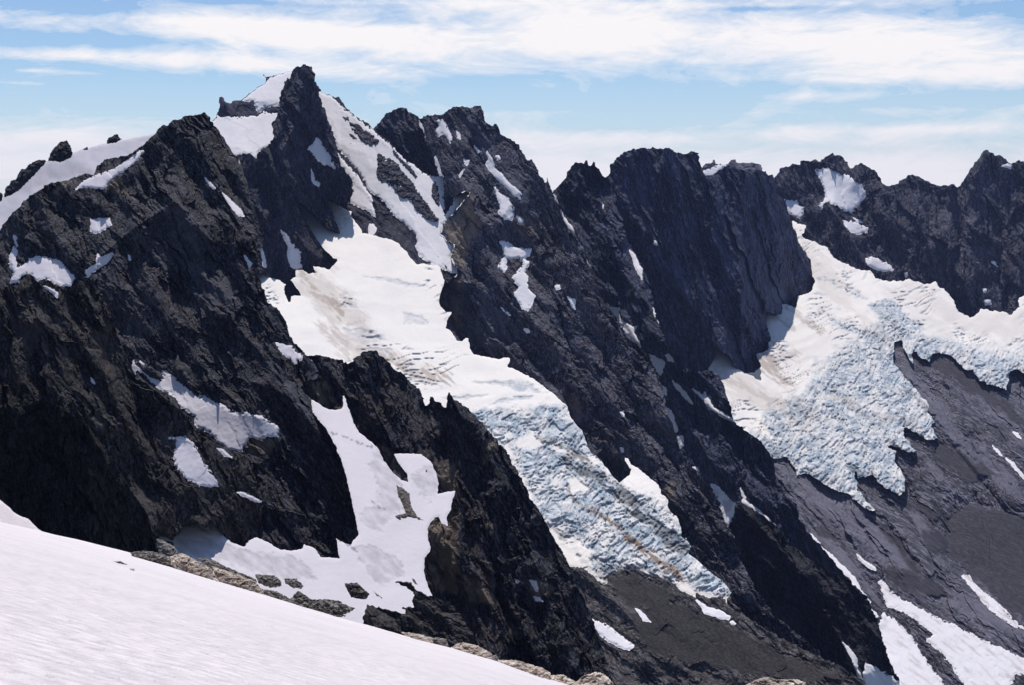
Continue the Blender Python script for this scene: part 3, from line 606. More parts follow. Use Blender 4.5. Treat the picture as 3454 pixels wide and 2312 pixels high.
# ================================================================== ridges right of the main glacier
build_rock('moraine', 'moraine_slope', T('H',(1300,500),(1500,700),(1700,700),(1900,650),(2200,700))+T('I',(100,800),(360,900),(400,960),(420,1010),(520,1120),(700,1230),(900,1330),(1100,1420),(1250,1510),(1400,1640),(1400,1700))+T('H',(1200,1700),(1300,900)),
  2020, [(1800,1135),(2440,1120),(3000,1050)], 30, R_MORAINE, 91, .75, .75, screes=[T('R',(560,1250),(700,1180),(900,1260),(1200,1400),(1500,1540),(1300,1560),(900,1480),(600,1420)), T('R',(440,1090),(560,1060),(760,1160),(700,1240),(520,1200))], pales=[T('R',(1040,1270),(1150,1330),(1200,1400),(1100,1350)), T('R',(600,1130),(760,1180),(740,1200),(620,1160))],
  label='grey-brown rubble slope below the snout of the main glacier', cat='rubble slope',
  ribs=[(T('H',(1600,780),(1850,950),(2050,1180),(2100,1400)), 40, 40)],
  patches=[P('snow patch like a slanted blade below the pinnacle buttress', T('H',(1750,1130),(1850,1170),(1950,1250),(2030,1300),(2000,1335),(1920,1310),(1850,1270),(1790,1220)), flat=.2), P('small ragged snow strip on the rubble below the glacier snout', T('H',(2035,1058),(2070,1075),(2140,1150),(2090,1135)), flat=.2),
           P('pinkish snow streak close under the tip of the glacier', T('I',(190,1005),(260,1050),(330,1070),(410,1110),(395,1135),(300,1110),(240,1090)), flat=.2), P('tiny round snow patch below the pinkish streak under the glacier tip', T('I',(408,1150),(425,1145),(445,1162),(425,1170)), flat=.2)])
build_rock('midridge', 'rock_ridge', T('B',(600,400),(622,390),(640,375),(720,360),(770,362),(820,325),(890,302),(930,320),(955,318),(985,305),(1015,303),(1035,345),(1045,405),(1090,440),(1098,432),(1104,415),(1130,440),(1145,490),(1210,525),(1270,560),(1300,630),(1330,665),(1355,653),(1380,700),(1410,770),(1448,812),(1456,780),(1470,830),(1490,865),(1500,900),(1525,960),(1550,1020),(1590,1100),(1640,1180),(1690,1270),(1730,1360),(1780,1450),(1800,1540))+ \
  T('E',(1800,180),(1850,240),(1900,320),(1940,390),(1990,470),(2060,540),(2120,590),(2150,650),(2195,730),(2220,830),(2240,930),(2280,1050),(2310,1120),(2343,1250))+T('F',(90,860),(160,930),(210,1000),(270,1050),(330,1150),(350,1230),(390,1330))+T('I',(410,540),(450,640),(490,760),(560,900),(700,1100),(1000,1350),(1000,1700),(400,1500))+T('H',(2000,900),(1900,500))+T('E',(1500,1100),(1000,750),(700,450))+T('B',(650,1480),(800,1480),(872,1405),(822,1300),(842,1220),(790,1190),(758,1150),(772,1090),(830,1025),(900,935),(948,882),(920,864),(880,887),(850,900),(778,900),(772,775),(745,770),(720,700),(700,640),(660,560),(640,480)),
  914, [(1100,1980),(1270,1920),(1500,1815),(2440,1470),(2800,1400)], 52, R_RIDGE, 103, .95, 1.15, label='long rock ridge with a split summit descending right beside the main glacier', pales=[T('E',(1180,600),(1400,680),(1560,900),(1700,1000),(1650,1080),(1400,780),(1250,680)), T('B',(960,400),(1060,520),(1180,700),(1330,880),(1300,940),(1120,700),(980,520)), T('E',(1050,200),(1300,420),(1200,560),(980,540),(960,320)), T('E',(1550,420),(1700,520),(1650,600))],
  pgroup='snow patches on the middle ridge',
  ribs=[([(1580,670),(1700,1000),(1900,1200),(2100,1400),(2250,1650),(2500,2000)], 60, 70), ([(1620,355),(1560,520),(1585,680)], 60, 50), ([(1520,870),(1680,1150),(1900,1400),(2000,1600)], 45, 40), ([(1900,700),(2100,1100),(2300,1500)], 35, 60), ([(1800,560),(1640,820)], 25, 50)],
  tans=[T('E',(780,100),(900,50),(900,450),(800,390)), T('E',(1550,900),(1660,860),(1690,1000),(1600,1000)), T('B',(1290,1010),(1440,1140),(1400,1160),(1280,1080)), T('B',(770,1100),(960,900),(1000,1100),(900,1400),(830,1300)), T('E',(2210,1450),(2300,1400),(2290,1562))],
  patches=[P('branching snow patch just below the top of the middle summit', T('B',(735,405),(765,393),(790,430),(810,470),(825,520),(815,550),(790,500),(765,480),(740,505),(725,470),(750,440))),
   P('long broken snow streak down the face of the middle summit', T('B',(1060,605),(1090,650),(1110,710),(1160,760),(1200,810),(1250,850),(1290,885),(1270,890),(1280,920),(1230,890),(1180,830),(1120,780),(1070,720),(1050,680),(1070,660))),
   P('jagged snow apron at the lower end of the long broken streak', T('B',(1110,840),(1140,880),(1190,910),(1240,980),(1220,1060),(1180,1050),(1135,1010),(1150,970),(1130,900))),
   P('small bean-shaped snow patch right of the jagged apron', T('B',(1255,1033),(1280,1037),(1297,1055),(1290,1076),(1268,1070),(1268,1050))),
   P('tiny snow wedge on the crest in the middle face', T('B',(905,655),(940,665),(925,697),(915,680))), P('small slanting snow spot below the tiny wedge in the middle face', T('B',(908,722),(895,750),(880,775),(873,765))),
   P('hair-thin snow gully between the two middle summits', T('B',(612,400),(628,430),(652,525),(640,510),(622,450))), P('short snow dash right of the branching patch', T('B',(858,468),(878,490),(888,525),(868,512))), 
   P('small snow streak above the long broken streak', T('B',(978,568),(1000,590),(1018,605),(1000,612))),
   P('short snow streak beside the top of the long broken streak', T('B',(1120,640),(1135,635),(1148,652),(1130,660))),
   P('forked snow patch like a leaping figure in the middle of the ridge', T('B',(1148,1200),(1200,1205),(1245,1240),(1345,1252),(1335,1290),(1300,1310),(1335,1340),(1310,1400),(1320,1430),(1330,1500),(1372,1560),(1355,1610),(1330,1655),(1290,1637),(1240,1547),(1270,1497),(1230,1437),(1280,1380),(1300,1310),(1190,1300),(1190,1360),(1170,1400),(1135,1360),(1175,1290))),
   P('small pointed snow wedge right of the forked patch', T('E',(1590,195),(1640,220),(1637,278),(1615,245))), P('round snow dot above the pointed wedge', T('E',(1508,122),(1535,120),(1540,140),(1518,146))),
   P('thin snow thread on the crest above the cliff by the glacier', T('E',(1150,265),(1215,318),(1200,318),(1165,290))), P('tiny snow dash farther down the crest thread', T('E',(1308,408),(1330,412),(1345,430),(1325,430))),
   P('little snow notch on the side rib low above the icefall', T('E',(1936,962),(1955,962),(1960,990),(1945,982))), P('snow dab at the top of the apron beside the icefall', T('E',(1935,1195),(1955,1200),(1960,1225),(1945,1222))),
   P('upright snow finger in the couloir between the two middle summits', T('B',(708,645),(722,640),(740,690),(770,775),(745,772),(728,735)))])
build_rock('dark_fin', 'rock_fin', T('I',(392,512),(415,480),(430,440),(442,385),(490,370),(560,405),(640,460),(710,515),(780,580),(810,640),(860,680),(940,740),(1100,830),(1210,910),(1310,985),(1300,1000),(1335,1080),(1375,1160),(1400,1230),(1440,1350),(1480,1450),(1520,1530),(1540,1700),(700,1700),(500,1200),(560,900),(480,750),(440,640)),
  1760, [(2450,1330),(3050,1235)], 66, R_FIN, 117, .95, 1.0, label='black rock fin with a blunt top at the lower right', ribs=[(T('I',(480,380),(900,850),(1150,1290),(1260,1500)), 70, 50), (T('I',(800,640),(1000,1100)), -25, 30)],
  patches=[P('narrow snow strip low on the black fin', T('I',(1150,1285),(1190,1320),(1240,1390),(1245,1460),(1285,1530),(1300,1562),(1300,1700),(1265,1600),(1240,1480),(1210,1390),(1170,1320)), flat=.2),
           P('snow tongue at the very bottom between the black fin and the rubble', T('I',(1300,1425),(1370,1450),(1500,1530),(1560,1562),(1600,1700),(1310,1700),(1285,1560),(1290,1490)), flat=.2)])
def Fe(*p): return T('F', *p)
build_rock('spire', 'rock_ridge', T('B',(1480,885),(1492,862),(1530,840),(1580,770),(1610,710),(1640,675),(1680,680),(1700,690),(1708,662),(1722,665),(1730,692),(1748,702),(1758,668),(1768,672),(1775,700),(1800,730),(1840,775),(1852,765),(1870,830),(1900,950),(1950,1050),(1990,1200),(2060,1320),(2110,1420),(2140,1500))+ \
  Fe((-100,-140),(-60,-20),(0,150),(60,260),(180,310),(280,295),(350,345),(400,500),(430,630),(520,700),(600,760),(660,830),(700,900),(705,980),(750,1060),(790,1140),(850,1180),(870,1280),(910,1340),(950,1400))+T('I',(1000,640),(1100,760),(1220,900),(1310,985),(1400,1200),(1400,1400),(900,1300),(600,1200),(200,700))+T('E',(2200,1300),(2000,800),(1750,400))+T('B',(1600,1300),(1500,1000)),
  914, [(1800,2080),(1870,2060),(2620,1790),(3100,1640)], 54, R_DOME, 131, 1.05, 1.15, label='spired dark ridge descending right between two snow gullies', pgroup='snow strips in the right gullies',
  ribs=[([(1990,540),(2090,900),(2350,1250),(2600,1500),(2800,1900)], 70, 70), ([(1880,660),(2000,900),(2180,1200)], 35, 50), ([(2200,1100),(2400,1400),(2500,1700)], 40, 50)],
  patches=[P('thin snow strip at the notch left of the spires', T('B',(1500,888),(1512,900),(1525,945),(1510,935))), P('curved snow strip in the gully below the notch', T('B',(1545,990),(1570,1050),(1610,1090),(1645,1165),(1610,1145),(1580,1100),(1555,1040))),
   P('hair-thin snow line continuing the gully', T('B',(1650,1180),(1672,1215),(1698,1262),(1680,1245))), P('second thin snow line lower in the same gully', T('B',(1682,1272),(1705,1300),(1738,1357),(1705,1318))),
   P('crooked snow patch filling the gully beside the ridge crest', T('E',(1845,240),(1890,270),(1935,265),(1930,330),(1990,380),(2045,390),(2030,430),(2060,490),(2070,535),(2010,480),(1960,440),(1940,380),(1900,310))),
   P('triangular snow patch where the gully bends', T('E',(2125,580),(2170,600),(2230,635),(2210,700),(2195,725),(2150,650))), P('tiny upright snow dash under the triangular patch', T('E',(2213,790),(2235,800),(2237,850),(2222,840))),
   P('tall narrow snow patch low in the left gully', T('E',(2230,930),(2270,950),(2290,1010),(2315,1070),(2305,1095),(2270,1050))), P('small blunt snow patch just below the tall narrow one', T('E',(2305,1120),(2345,1120),(2350,1180),(2335,1200))),
   P('small leaning snow patch on the face of the spired ridge', T('B',(2000,1255),(2030,1280),(2075,1370),(2085,1460),(2050,1400),(2020,1320))), P('small snow tick high on the face of the spired ridge', T('B',(1818,938),(1832,958),(1822,988))),
   P('tall tapering snowfield between the spired ridge and the dome', Fe((-93,-130),(-53,-135),(-10,-90),(47,-40),(90,0),(100,60),(130,100),(120,170),(160,210),(185,300),(150,260),(120,220),(125,280),(90,230),(60,190),(20,130),(0,80),(-20,20),(-60,-20),(-90,-80))),
   P('small snow patch left of the foot of the tapering snowfield', Fe((-20,195),(0,190),(42,235),(5,232))), P('thin snow streak below the tapering snowfield', Fe((30,365),(60,390),(110,440),(160,515),(120,490),(80,440),(40,400))),
   P('ragged snow strip leading down to the right glacier edge', Fe((155,415),(200,440),(243,480),(240,440),(270,490),(300,540),(350,570),(400,600),(430,635),(380,612),(320,582),(280,547),(236,497),(185,452))),
   P('bright snow spot above the twin snow wedges', Fe((155,930),(190,935),(205,965),(170,957))), P('twin snow wedge left of the black fin', T('I',(275,235),(320,255),(390,330),(455,385),(440,440),(395,510),(390,525),(365,480),(335,405),(330,340),(290,280)), grey=.7),
   P('thin snow rim along the top of the black fin', T('I',(475,265),(510,330),(500,345),(520,358),(580,400),(640,452),(712,518),(680,508),(600,448),(550,412),(500,382),(485,350),(498,338)))])

# ================================================================== right glacier
t20 = math.tan(math.radians(21))
def g2D(U, V): return (2000+.06*(U-2700))*(t20+.22)/(t20+slope_s(V))
ICE2 = Fe((600,560),(800,480),(950,380),(960,260),(1100,170),(1300,0),(1500,-60),(1700,60),(1900,130),(2100,150),(2400,170),(2400,500),(1500,1200),(1200,1400),(600,1100),(500,800))
WH2 = [Fe((440,560),(560,540),(620,600),(600,700),(480,640)), Fe((560,620),(640,650),(700,760),(620,720)), Fe((1150,940),(1190,950),(1185,970),(1150,965))]
def g2_extra(U, V, S, A):
    ice = smooth(sdf(U, V, ICE2)+22*fbm(U, V, 70, 4, 8, .65), -25, 35)
    blotch = smooth(fbm(U, V, 70, 4, 18, .65), -.5, .3)
    wh = 0*U
    for q in WH2: wh = np.maximum(wh, smooth(sdf(U, V, q)+7*fbm(U, V, 30, 3, 14), -4, 6))
    A['ice'][:] = ice*(1-wh)*(.45+.55*blotch)
    rel = crevasses(U, V, ice, 121, .75, .55)
    up = 1-ice
    z = V+.25*U+30*fbm(U, V, 170, 3, 131)
    c1 = np.abs(perlin(U/130, z/15, 133)); msk = smooth(fbm(U, V, 150, 2, 135), -.15, .35)
    rel = rel+up*msk*8*smooth(c1, .13, 0)+up*5*np.abs(perlin(U/150, z/45, 136))
    A['ice'][:] = np.maximum(A['ice'], .65*up*msk*smooth(c1, .10, 0))
    for q in (Fe((1050,-80),(1250,0),(1450,60),(1460,140),(1200,40),(1080,-20)), Fe((1300,-150),(1480,-180),(1600,-50),(1700,10),(1500,60),(1380,-60)), T('C',(960,1040),(1100,1060),(1100,1090),(1000,1070)), T('C',(1150,1110),(1250,1140),(1300,1190),(1200,1160)), T('C',(900,1300),(1040,1235),(1140,1250),(1000,1260),(930,1310))):
        w = smooth(sdf(U, V, q)+10*fbm(U, V*2, 30, 3, 144, .7), -6, 10); A['ice'][:] = np.maximum(A['ice'], w*.9); rel = rel+crevasses(U, V, w, 151, .6, .5)
    streaks(U, V, A, 'dirt', [(Fe((300,300),(500,430),(900,600)), 60, .22), (T('C',(900,900),(1100,1150),(1400,1400)), 60, .18), (T('C',(1500,1150),(1850,1250),(2343,1400)), 80, .16), (Fe((620,200),(700,270),(740,340)), 45, .6), (Fe((700,130),(800,200)), 30, .35), (Fe((310,290),(450,380),(620,480),(740,520)), 22, .42), (T('C',(780,1220),(900,1330),(1010,1400)), 14, .45), (T('C',(700,1300),(820,1380)), 14, .4), (T('C',(880,850),(930,940),(1000,960)), 10, .35), (Fe((1100,450),(1300,600),(1600,640)), 22, .25), (Fe((2050,0),(2343,20)), 90, .18)], 161)
    streaks(U, V, A, 'dark', [(Fe((1560,410),(1700,540),(1700,590)), 10, .6), (Fe((1480,800),(1640,850)), 9, .6), (Fe((1200,920),(1240,960)), 14, .8)], 167)
    return rel+9*fbm(U, V, 300, 2, 171)-10*smooth(S, 0, 30)*ice
g2 = T('C',(810,665),(840,680),(910,705),(880,760),(900,790),(960,810),(1050,850),(1065,890),(1130,940),(1200,965),(1240,990),(1330,1000),(1370,1050),(1440,1070),(1540,1065),(1580,1055),(1650,1080),(1720,1090),(1760,1072),(1790,1110),(1850,1150),(1880,1190),(1895,1250),(1950,1290),(2020,1305),(2060,1250),(2130,1265),(2200,1270),(2260,1290),(2310,1240),(2310,1180),(2400,1150),(2600,1150))+ \
  Fe((2600,420),(2343,320),(2300,290),(2250,300),(2245,350),(2225,420),(2130,395),(2050,360),(2000,290),(1970,300),(1900,240),(1860,200),(1790,180),(1735,190),(1720,240),(1650,200),(1620,170),(1597,190),(1622,262),(1605,250),(1580,200),(1555,170),(1540,90),(1490,100),(1480,240),(1550,330),(1610,400),(1650,450),(1720,520),(1710,570),(1755,635),(1730,660),(1770,740),(1740,765),(1680,740),(1600,690),(1540,650),(1560,740),(1630,830),(1590,840),(1480,790),(1440,800),(1500,830),(1490,900),(1540,960),(1560,1020),(1555,1090),(1520,1120),(1420,1060),(1340,985),(1300,1000),(1250,1010),(1235,950),(1225,990),(1250,1080),(1300,1150),(1360,1215),(1320,1220),(1250,1170),(1180,1110),(1090,1080),(1040,1050),(960,1000),(900,970),(850,990),(830,930),(780,870),(700,880),(600,850),(450,780),(350,600),(280,350),(270,280), \
  (280,265),(305,200),(312,140),(345,175),(400,200),(450,290),(530,320),(612,370),(608,270),(580,190),(650,160),(665,100),(692,125))+T('C',(690,1480),(660,1400),(640,1260),(700,1290),(745,1290),(755,1220),(840,1240),(855,1170),(940,1140),(965,1080),(945,1000),(935,930),(860,820),(840,760),(815,690))
snow_sheet('glacier2', 'glacier', g2, g2D, ICE_MAT, 'wide right-hand glacier shattered into grey crevasses with ragged lower lobes', 'glacier', extra=g2_extra, seed=181, rough=4)
build_rock('slabs', 'slab_slope', Fe((300,300),(700,700),(1100,800),(1400,700),(1500,400),(1430,150),(1460,60),(1560,70),(1640,120),(1800,130),(2000,220),(2200,330),(2343,230),(2600,220),(2640,900))+T('I',(2640,1780),(1000,1780),(600,900),(500,200)),
  1720, [(2500,2002),(3600,2068)], 20.5, R_SLAB, 191, .92, .75, label='grey glacier-worn slabs and rubble filling the lower right', cat='slab slope', stretch=4.5, pgroup='snow tongues on the lower right slabs',
  pales=[T('R',(1220,540),(1400,620),(1600,760),(1750,880),(1860,1030),(1830,1075),(1650,960),(1500,880),(1350,760),(1250,640)), T('R',(1340,850),(1480,900),(1600,1050),(1680,1200),(1600,1130),(1450,960)), T('R',(1880,530),(1960,560),(1990,640),(1920,640)), T('R',(1810,740),(1900,850),(1960,900),(1880,930)),
         T('R',(1790,100),(1900,190),(2100,440),(2340,640),(2340,740),(2100,560),(1900,330),(1780,170)), T('R',(2100,120),(2200,240),(2343,400),(2343,480),(2180,330)), T('R',(1700,1010),(1900,1090),(2200,1220),(2343,1330),(2343,1360),(2150,1290),(1900,1150)), T('R',(2000,650),(2080,700),(2040,760),(1960,700))],
  screes=[T('R',(1995,800),(2100,740),(2343,800),(2600,900),(2600,1400),(2343,1280),(2200,1160),(2080,1040),(1990,980)), T('R',(1900,420),(2050,500),(2200,600),(2080,650),(1930,520)), T('R',(1760,690),(1850,740),(1960,780),(1950,830),(1820,760)), T('R',(1880,850),(1980,880),(2000,960),(1940,970),(1870,920)),
          T('R',(1760,20),(1830,60),(1860,40),(1950,50),(2100,150),(2200,220),(2343,330),(2343,380),(2150,270),(1950,130),(1850,110)), T('R',(1620,800),(1780,900),(1880,1060),(1860,1080),(1740,920)), T('R',(1400,830),(1500,880),(1480,910),(1400,880)), T('R',(1700,1020),(1900,1070),(2050,1180),(1850,1160),(1720,1090))],
  ribs=[(T('R',(1620,800),(1740,900),(1870,1080)), -22, 14), (T('R',(1240,640),(1480,900),(1700,1200)), -18, 12), (T('R',(1790,150),(1950,400),(2200,700)), -20, 16), (T('R',(2343,780),(2100,730),(1990,820),(2000,1000)), -14, 14), (Fe((1500,100),(1650,450),(1900,800),(2200,1150)), 45, 45), (Fe((1790,180),(2050,600),(2343,900)), 40, 45), (Fe((2000,290),(2343,620)), 30, 40), (T('I',(720,50),(1000,400),(1400,800),(1650,850)), 30, 50), (T('I',(1230,140),(1450,500),(1700,700)), 25, 40), (T('I',(1850,480),(1900,700),(2000,800)), -30, 60)],
  patches=[P('widest snow tongue spreading to the lower right corner', T('I',(1385,885),(1420,880),(1450,930),(1530,1000),(1600,1030),(1750,1110),(1900,1180),(2100,1280),(2200,1330),(2343,1390),(2450,1430),(2450,1500),(2270,1490),(2280,1520),(2250,1562),(2250,1780),(2000,1780),(1950,1562),(1870,1440),(1800,1350),(1700,1270),(1755,1230),(1650,1150),(1550,1080),(1450,1050),(1430,1000)), flat=.1, dirt=.35),
   P('smooth snow tongue right of the black fin, running off the bottom', T('I',(1415,1095),(1480,1130),(1560,1200),(1620,1280),(1680,1370),(1730,1450),(1800,1530),(1900,1780),(1560,1780),(1520,1540),(1460,1400),(1410,1260),(1380,1160),(1405,1150)), flat=.1, dirt=.3),
   P('small snow cone tucked against the right side of the black fin', T('I',(1335,1072),(1370,1085),(1377,1112),(1358,1122))), P('little snow patch above the cone at the right side of the black fin', T('I',(1308,990),(1332,1020),(1312,1042))),
   P('upper thin snow dash on the slabs', T('I',(780,580),(830,620),(862,672),(822,652),(800,622))), P('middle thin snow dash on the slabs', T('I',(935,563),(960,590),(997,627),(962,602))),
   P('long tapering snow strip on the slabs above the black fin', T('I',(1000,650),(1060,690),(1120,750),(1200,830),(1250,890),(1265,940),(1310,985),(1260,960),(1215,910),(1210,870),(1120,800),(1060,720)), flat=.1),
   P('small slanting snow streak right of the long tapering strip', T('I',(1245,705),(1300,750),(1360,790),(1367,812),(1312,782),(1265,742)), flat=.1),
   P('dirty snow wedge near the right edge above the corner', T('I',(1930,845),(1985,843),(2000,880),(2030,910),(2100,970),(2150,1010),(2220,1070),(2260,1120),(2343,1190),(2290,1182),(2200,1130),(2120,1070),(2060,1000),(2030,950),(1970,890)), flat=.1, dirt=.5),
   P('small snow patch at the right edge below the ridge notch', Fe((2270,700),(2300,710),(2322,742),(2300,735))), P('long thin snow streak at the right edge on the slabs', Fe((2220,870),(2270,900),(2343,990),(2343,1010),(2290,950)), flat=.1), P('faint narrow snow streak on the slabs at far right', Fe((2135,790),(2165,815),(2200,860),(2160,830)), flat=.1)])

# ================================================================== tower, summit massif and far ridges
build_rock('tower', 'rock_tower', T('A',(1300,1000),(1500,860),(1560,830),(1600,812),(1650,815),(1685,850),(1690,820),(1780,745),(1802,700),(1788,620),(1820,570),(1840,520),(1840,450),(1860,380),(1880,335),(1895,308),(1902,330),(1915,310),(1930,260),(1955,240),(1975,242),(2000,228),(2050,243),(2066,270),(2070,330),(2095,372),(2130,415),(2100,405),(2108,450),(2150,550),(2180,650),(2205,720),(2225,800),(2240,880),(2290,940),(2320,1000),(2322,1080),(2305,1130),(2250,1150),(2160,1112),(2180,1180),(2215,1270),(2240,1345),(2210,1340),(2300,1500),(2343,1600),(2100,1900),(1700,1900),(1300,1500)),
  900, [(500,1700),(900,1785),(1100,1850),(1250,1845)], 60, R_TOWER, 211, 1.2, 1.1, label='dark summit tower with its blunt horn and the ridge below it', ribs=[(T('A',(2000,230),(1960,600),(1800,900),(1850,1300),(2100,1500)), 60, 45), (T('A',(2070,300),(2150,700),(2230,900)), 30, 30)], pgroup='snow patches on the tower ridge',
  patches=[P('triangular snow patch at the foot of the summit tower', T('A',(2028,785),(2060,750),(2088,715),(2110,740),(2130,760),(2170,830),(2208,912),(2150,890),(2090,850),(2060,815))), P('small hooked snow patch left below the triangular one', T('A',(2050,918),(2063,950),(2072,990),(2105,1010),(2100,1032),(2072,1020),(2052,975))),
   P('long snow strip ending in an ice lump beside the glacier', T('A',(1850,1322),(1885,1345),(1925,1405),(1940,1440),(1965,1445),(1980,1500),(1985,1567),(1960,1577),(1915,1555),(1895,1480),(1900,1430),(1870,1370))), P('hair-thin snow line on the tower ridge left of the ice lump', T('D',(1713,48),(1740,120),(1752,197),(1736,190))),
   P('little snow streak just under the rocky col', T('A',(1553,838),(1575,860),(1590,897),(1572,880))), P('snow speck on the dark ridge between col and ice lump', T('A',(1573,1283),(1590,1290),(1608,1315),(1588,1308)))])
build_rock('summit', 'summit_massif', T('A',(1250,620),(1380,605),(1422,578),(1440,530),(1443,450),(1455,435),(1475,440),(1487,482),(1520,482),(1540,470),(1590,465),(1640,420),(1700,380),(1740,350),(1750,330),(1738,300),(1760,308),(1795,306),(1830,290),(1900,270),(2000,300),(2100,400),(2160,428),(2168,420),(2185,432),(2210,445),(2215,433),(2235,440),(2255,480),(2290,515),(2343,570))+ \
  T('B',(280,420),(310,455),(360,500),(430,550),(460,598),(520,655),(600,705),(660,748),(720,768),(772,765),(780,900),(850,898),(880,885),(920,862),(948,880),(900,935),(830,1025),(770,1090),(758,1150),(790,1190),(842,1220),(822,1300),(872,1403),(800,1500),(300,1400),(0,1300),(-500,1200),(-1200,1000)),
  900, [(500,1900),(1000,1890),(1150,1868),(1400,1805),(1550,1795)], 39, R_TOWER, 223, .9, .7, label='summit massif with steep snow face right of the tower', pgroup='snow faces of the summit massif',
  patches=[P('bright snow cap left of the summit tower', T('A',(1600,472),(1640,430),(1700,385),(1750,345),(1798,306),(1830,285),(1900,260),(1950,280),(1950,420),(1880,520),(1840,500),(1790,495),(1740,512),(1700,540),(1680,490),(1672,462)), flat=.2),
   P('white snow saddle below the summit cap, left of the tower', T('A',(1200,590),(1390,598),(1420,575),(1500,570),(1600,574),(1700,570),(1740,545),(1820,550),(1900,600),(1900,780),(1760,760),(1700,800),(1690,860),(1650,815),(1590,810),(1560,830),(1400,800)), flat=.3),
   P('large steep snow face with long couloirs right of the summit tower', T('B',(-80,190),(0,232),(30,245),(60,270),(100,310),(150,350),(200,390),(250,425),(300,462),(360,512),(425,560),(460,604),(540,672),(620,725),(680,765),(715,772),(772,772),(775,1040),(790,1020),(830,960),(850,903),(880,890),(920,865),(945,880),(900,930),(830,1030),(775,1090),(760,1140),(790,1190),(840,1220),(820,1290),(840,1330),(870,1405),(820,1400),(740,1362),(680,1336),(620,1290),(590,1230),(600,1190),(580,1130),(520,1080),(450,1020),(400,950),(350,900),(290,870),(250,790),(200,720),(150,650),(80,590),(60,520),(30,420),(-60,330)), flat=.05),
   P('narrow snow couloir between the tower foot and the rock rib', T('B',(80,620),(100,650),(160,720),(200,760),(240,830),(290,900),(310,980),(322,1038),(290,1000),(220,970),(162,940),(180,870),(170,800),(100,700)), flat=.05),
   P('lumpy bright ice step beside the islands at the glacier head', T('B',(285,1085),(310,1082),(325,1110),(318,1150),(285,1160),(278,1120)))])
for i, (pl, lab) in enumerate([
   (T('B',(330,600),(400,640),(450,650),(500,720),(560,790),(600,850),(640,910),(680,960),(710,1010),(750,1060),(755,1080),(690,1065),(620,1040),(590,990),(550,930),(490,915),(450,870),(420,830),(360,815),(325,760),(335,680)), 'largest grey rock rib standing out of the steep snow face'),
   (T('B',(690,840),(710,780),(740,830),(750,920),(755,970),(730,970),(690,900)), 'narrow upright rock island in the right branch of the couloir'),
   (T('B',(150,405),(220,420),(260,460),(320,500),(355,530),(330,580),(290,570),(240,545),(180,480),(150,440)), 'long ragged rock band high on the steep snow face'),
   (T('B',(105,375),(150,373),(157,405),(120,412)), 'small round rock at the top of the steep snow face'),
   (T('B',(130,470),(180,490),(218,532),(170,525)), 'thin slanted rock below the ragged rock band'),
   (T('B',(143,535),(170,548),(187,572),(160,562)), 'tiny rock fleck lowest of the small rocks on the steep snow face'),
   (T('B',(430,565),(500,650),(560,700),(605,770),(600,800),(550,750),(490,690),(440,625)), 'thin broken rock streak along the right edge of the steep snow face'),
   (T('B',(730,1288),(760,1320),(800,1365),(825,1402),(795,1385)), 'thin dark rock sliver at the foot of the steep snow face')]):
    u0 = sum(p[0] for p in pl)/len(pl); vb = max(p[1] for p in pl)
    L = LAYERS['summit']; a0, a1, b0, b1 = L.win
    dd = float(L.D[min(max(int((vb-V0)/G)-b0, 0), L.D.shape[0]-1), int((u0-U0)/G)-a0])
    blob('rock_island', pl, dd*.990, R_RIDGE, lab, 'rock', 'rocks in the steep snow face', 500+i*7, thick=.12, rough=3.6, amp=.9, host=(L.D, a0, b0))
snow_sheet('leftsnow', 'snow_ridge', T('A',(-240,1230),(0,1100),(60,1060),(120,990),(190,910),(240,882),(320,857),(400,832),(480,807),(560,780),(700,748),(800,725),(900,705),(980,690),(1040,672),(1150,750),(900,1050),(600,1100),(0,1500),(-240,1550)),
   lambda U, V: (860-.10*(U-0))*(.75+.1)/(.75+slope_s(V)), SNOW_MID, 'snow-covered ridge with a cornice at the upper left skyline', 'snow ridge', seed=231,
   extra=lambda U, V, S, A: (A['grey'].__setitem__(slice(None), .55*smooth(sdf(U, V, T('A',(60,1060),(240,900),(420,860),(600,900),(640,950),(330,1000),(250,1050),(120,1080)))+8*fbm(U, V, 30, 3, 3), -10, 20)) or 5*fbm(U, V, 110, 3, 77)))
for i, (pl, lab) in enumerate([
   (T('A',(318,865),(330,820),(345,790),(385,750),(400,735),(440,730),(460,760),(478,805),(470,840),(400,870)), 'dark triangular rock horn on the left snow ridge'),
   (T('A',(25,1110),(35,1040),(65,1020),(70,990),(100,985),(120,950),(135,920),(165,915),(180,900),(210,870),(260,855),(295,853),(302,870),(250,930),(120,1060)), 'long jagged dark crest of rock on the snow ridge skyline at far left'),
   (T('A',(700,750),(710,715),(760,690),(770,680),(780,700),(803,718),(760,745)), 'small leaning rock fin on the snow ridge near the dark summit rib'),
   (T('A',(545,788),(560,775),(582,770),(575,790)), 'tiny rock nub on the left snow ridge'),
   (T('A',(-30,1180),(-20,1100),(0,1068),(20,1087),(10,1120)), 'dark rock cut by the left edge of the picture')]):
    blob('skyline_rock', pl, 905-.10*pl[0][0], R_MID, lab, 'rock', 'rocks on the left snow ridge', 600+i*7, thick=.3, rough=2.5, sigma=65, amp=1.0)
build_rock('second', 'mountain_peak', T('B',(240,600),(300,465),(350,410),(400,360),(440,332),(455,322),(490,316),(500,322),(530,322),(540,345),(580,360),(600,372),(622,402),(640,440),(760,600),(900,900),(600,1000),(300,800)),
  914, [(1200,2100),(1700,2120)], 60, R_RIDGE, 241, 1.2, 1.1, label='rounded dark peak right of the steep snow face', ribs=[(T('B',(490,320),(560,520),(700,740)), 50, 50)])
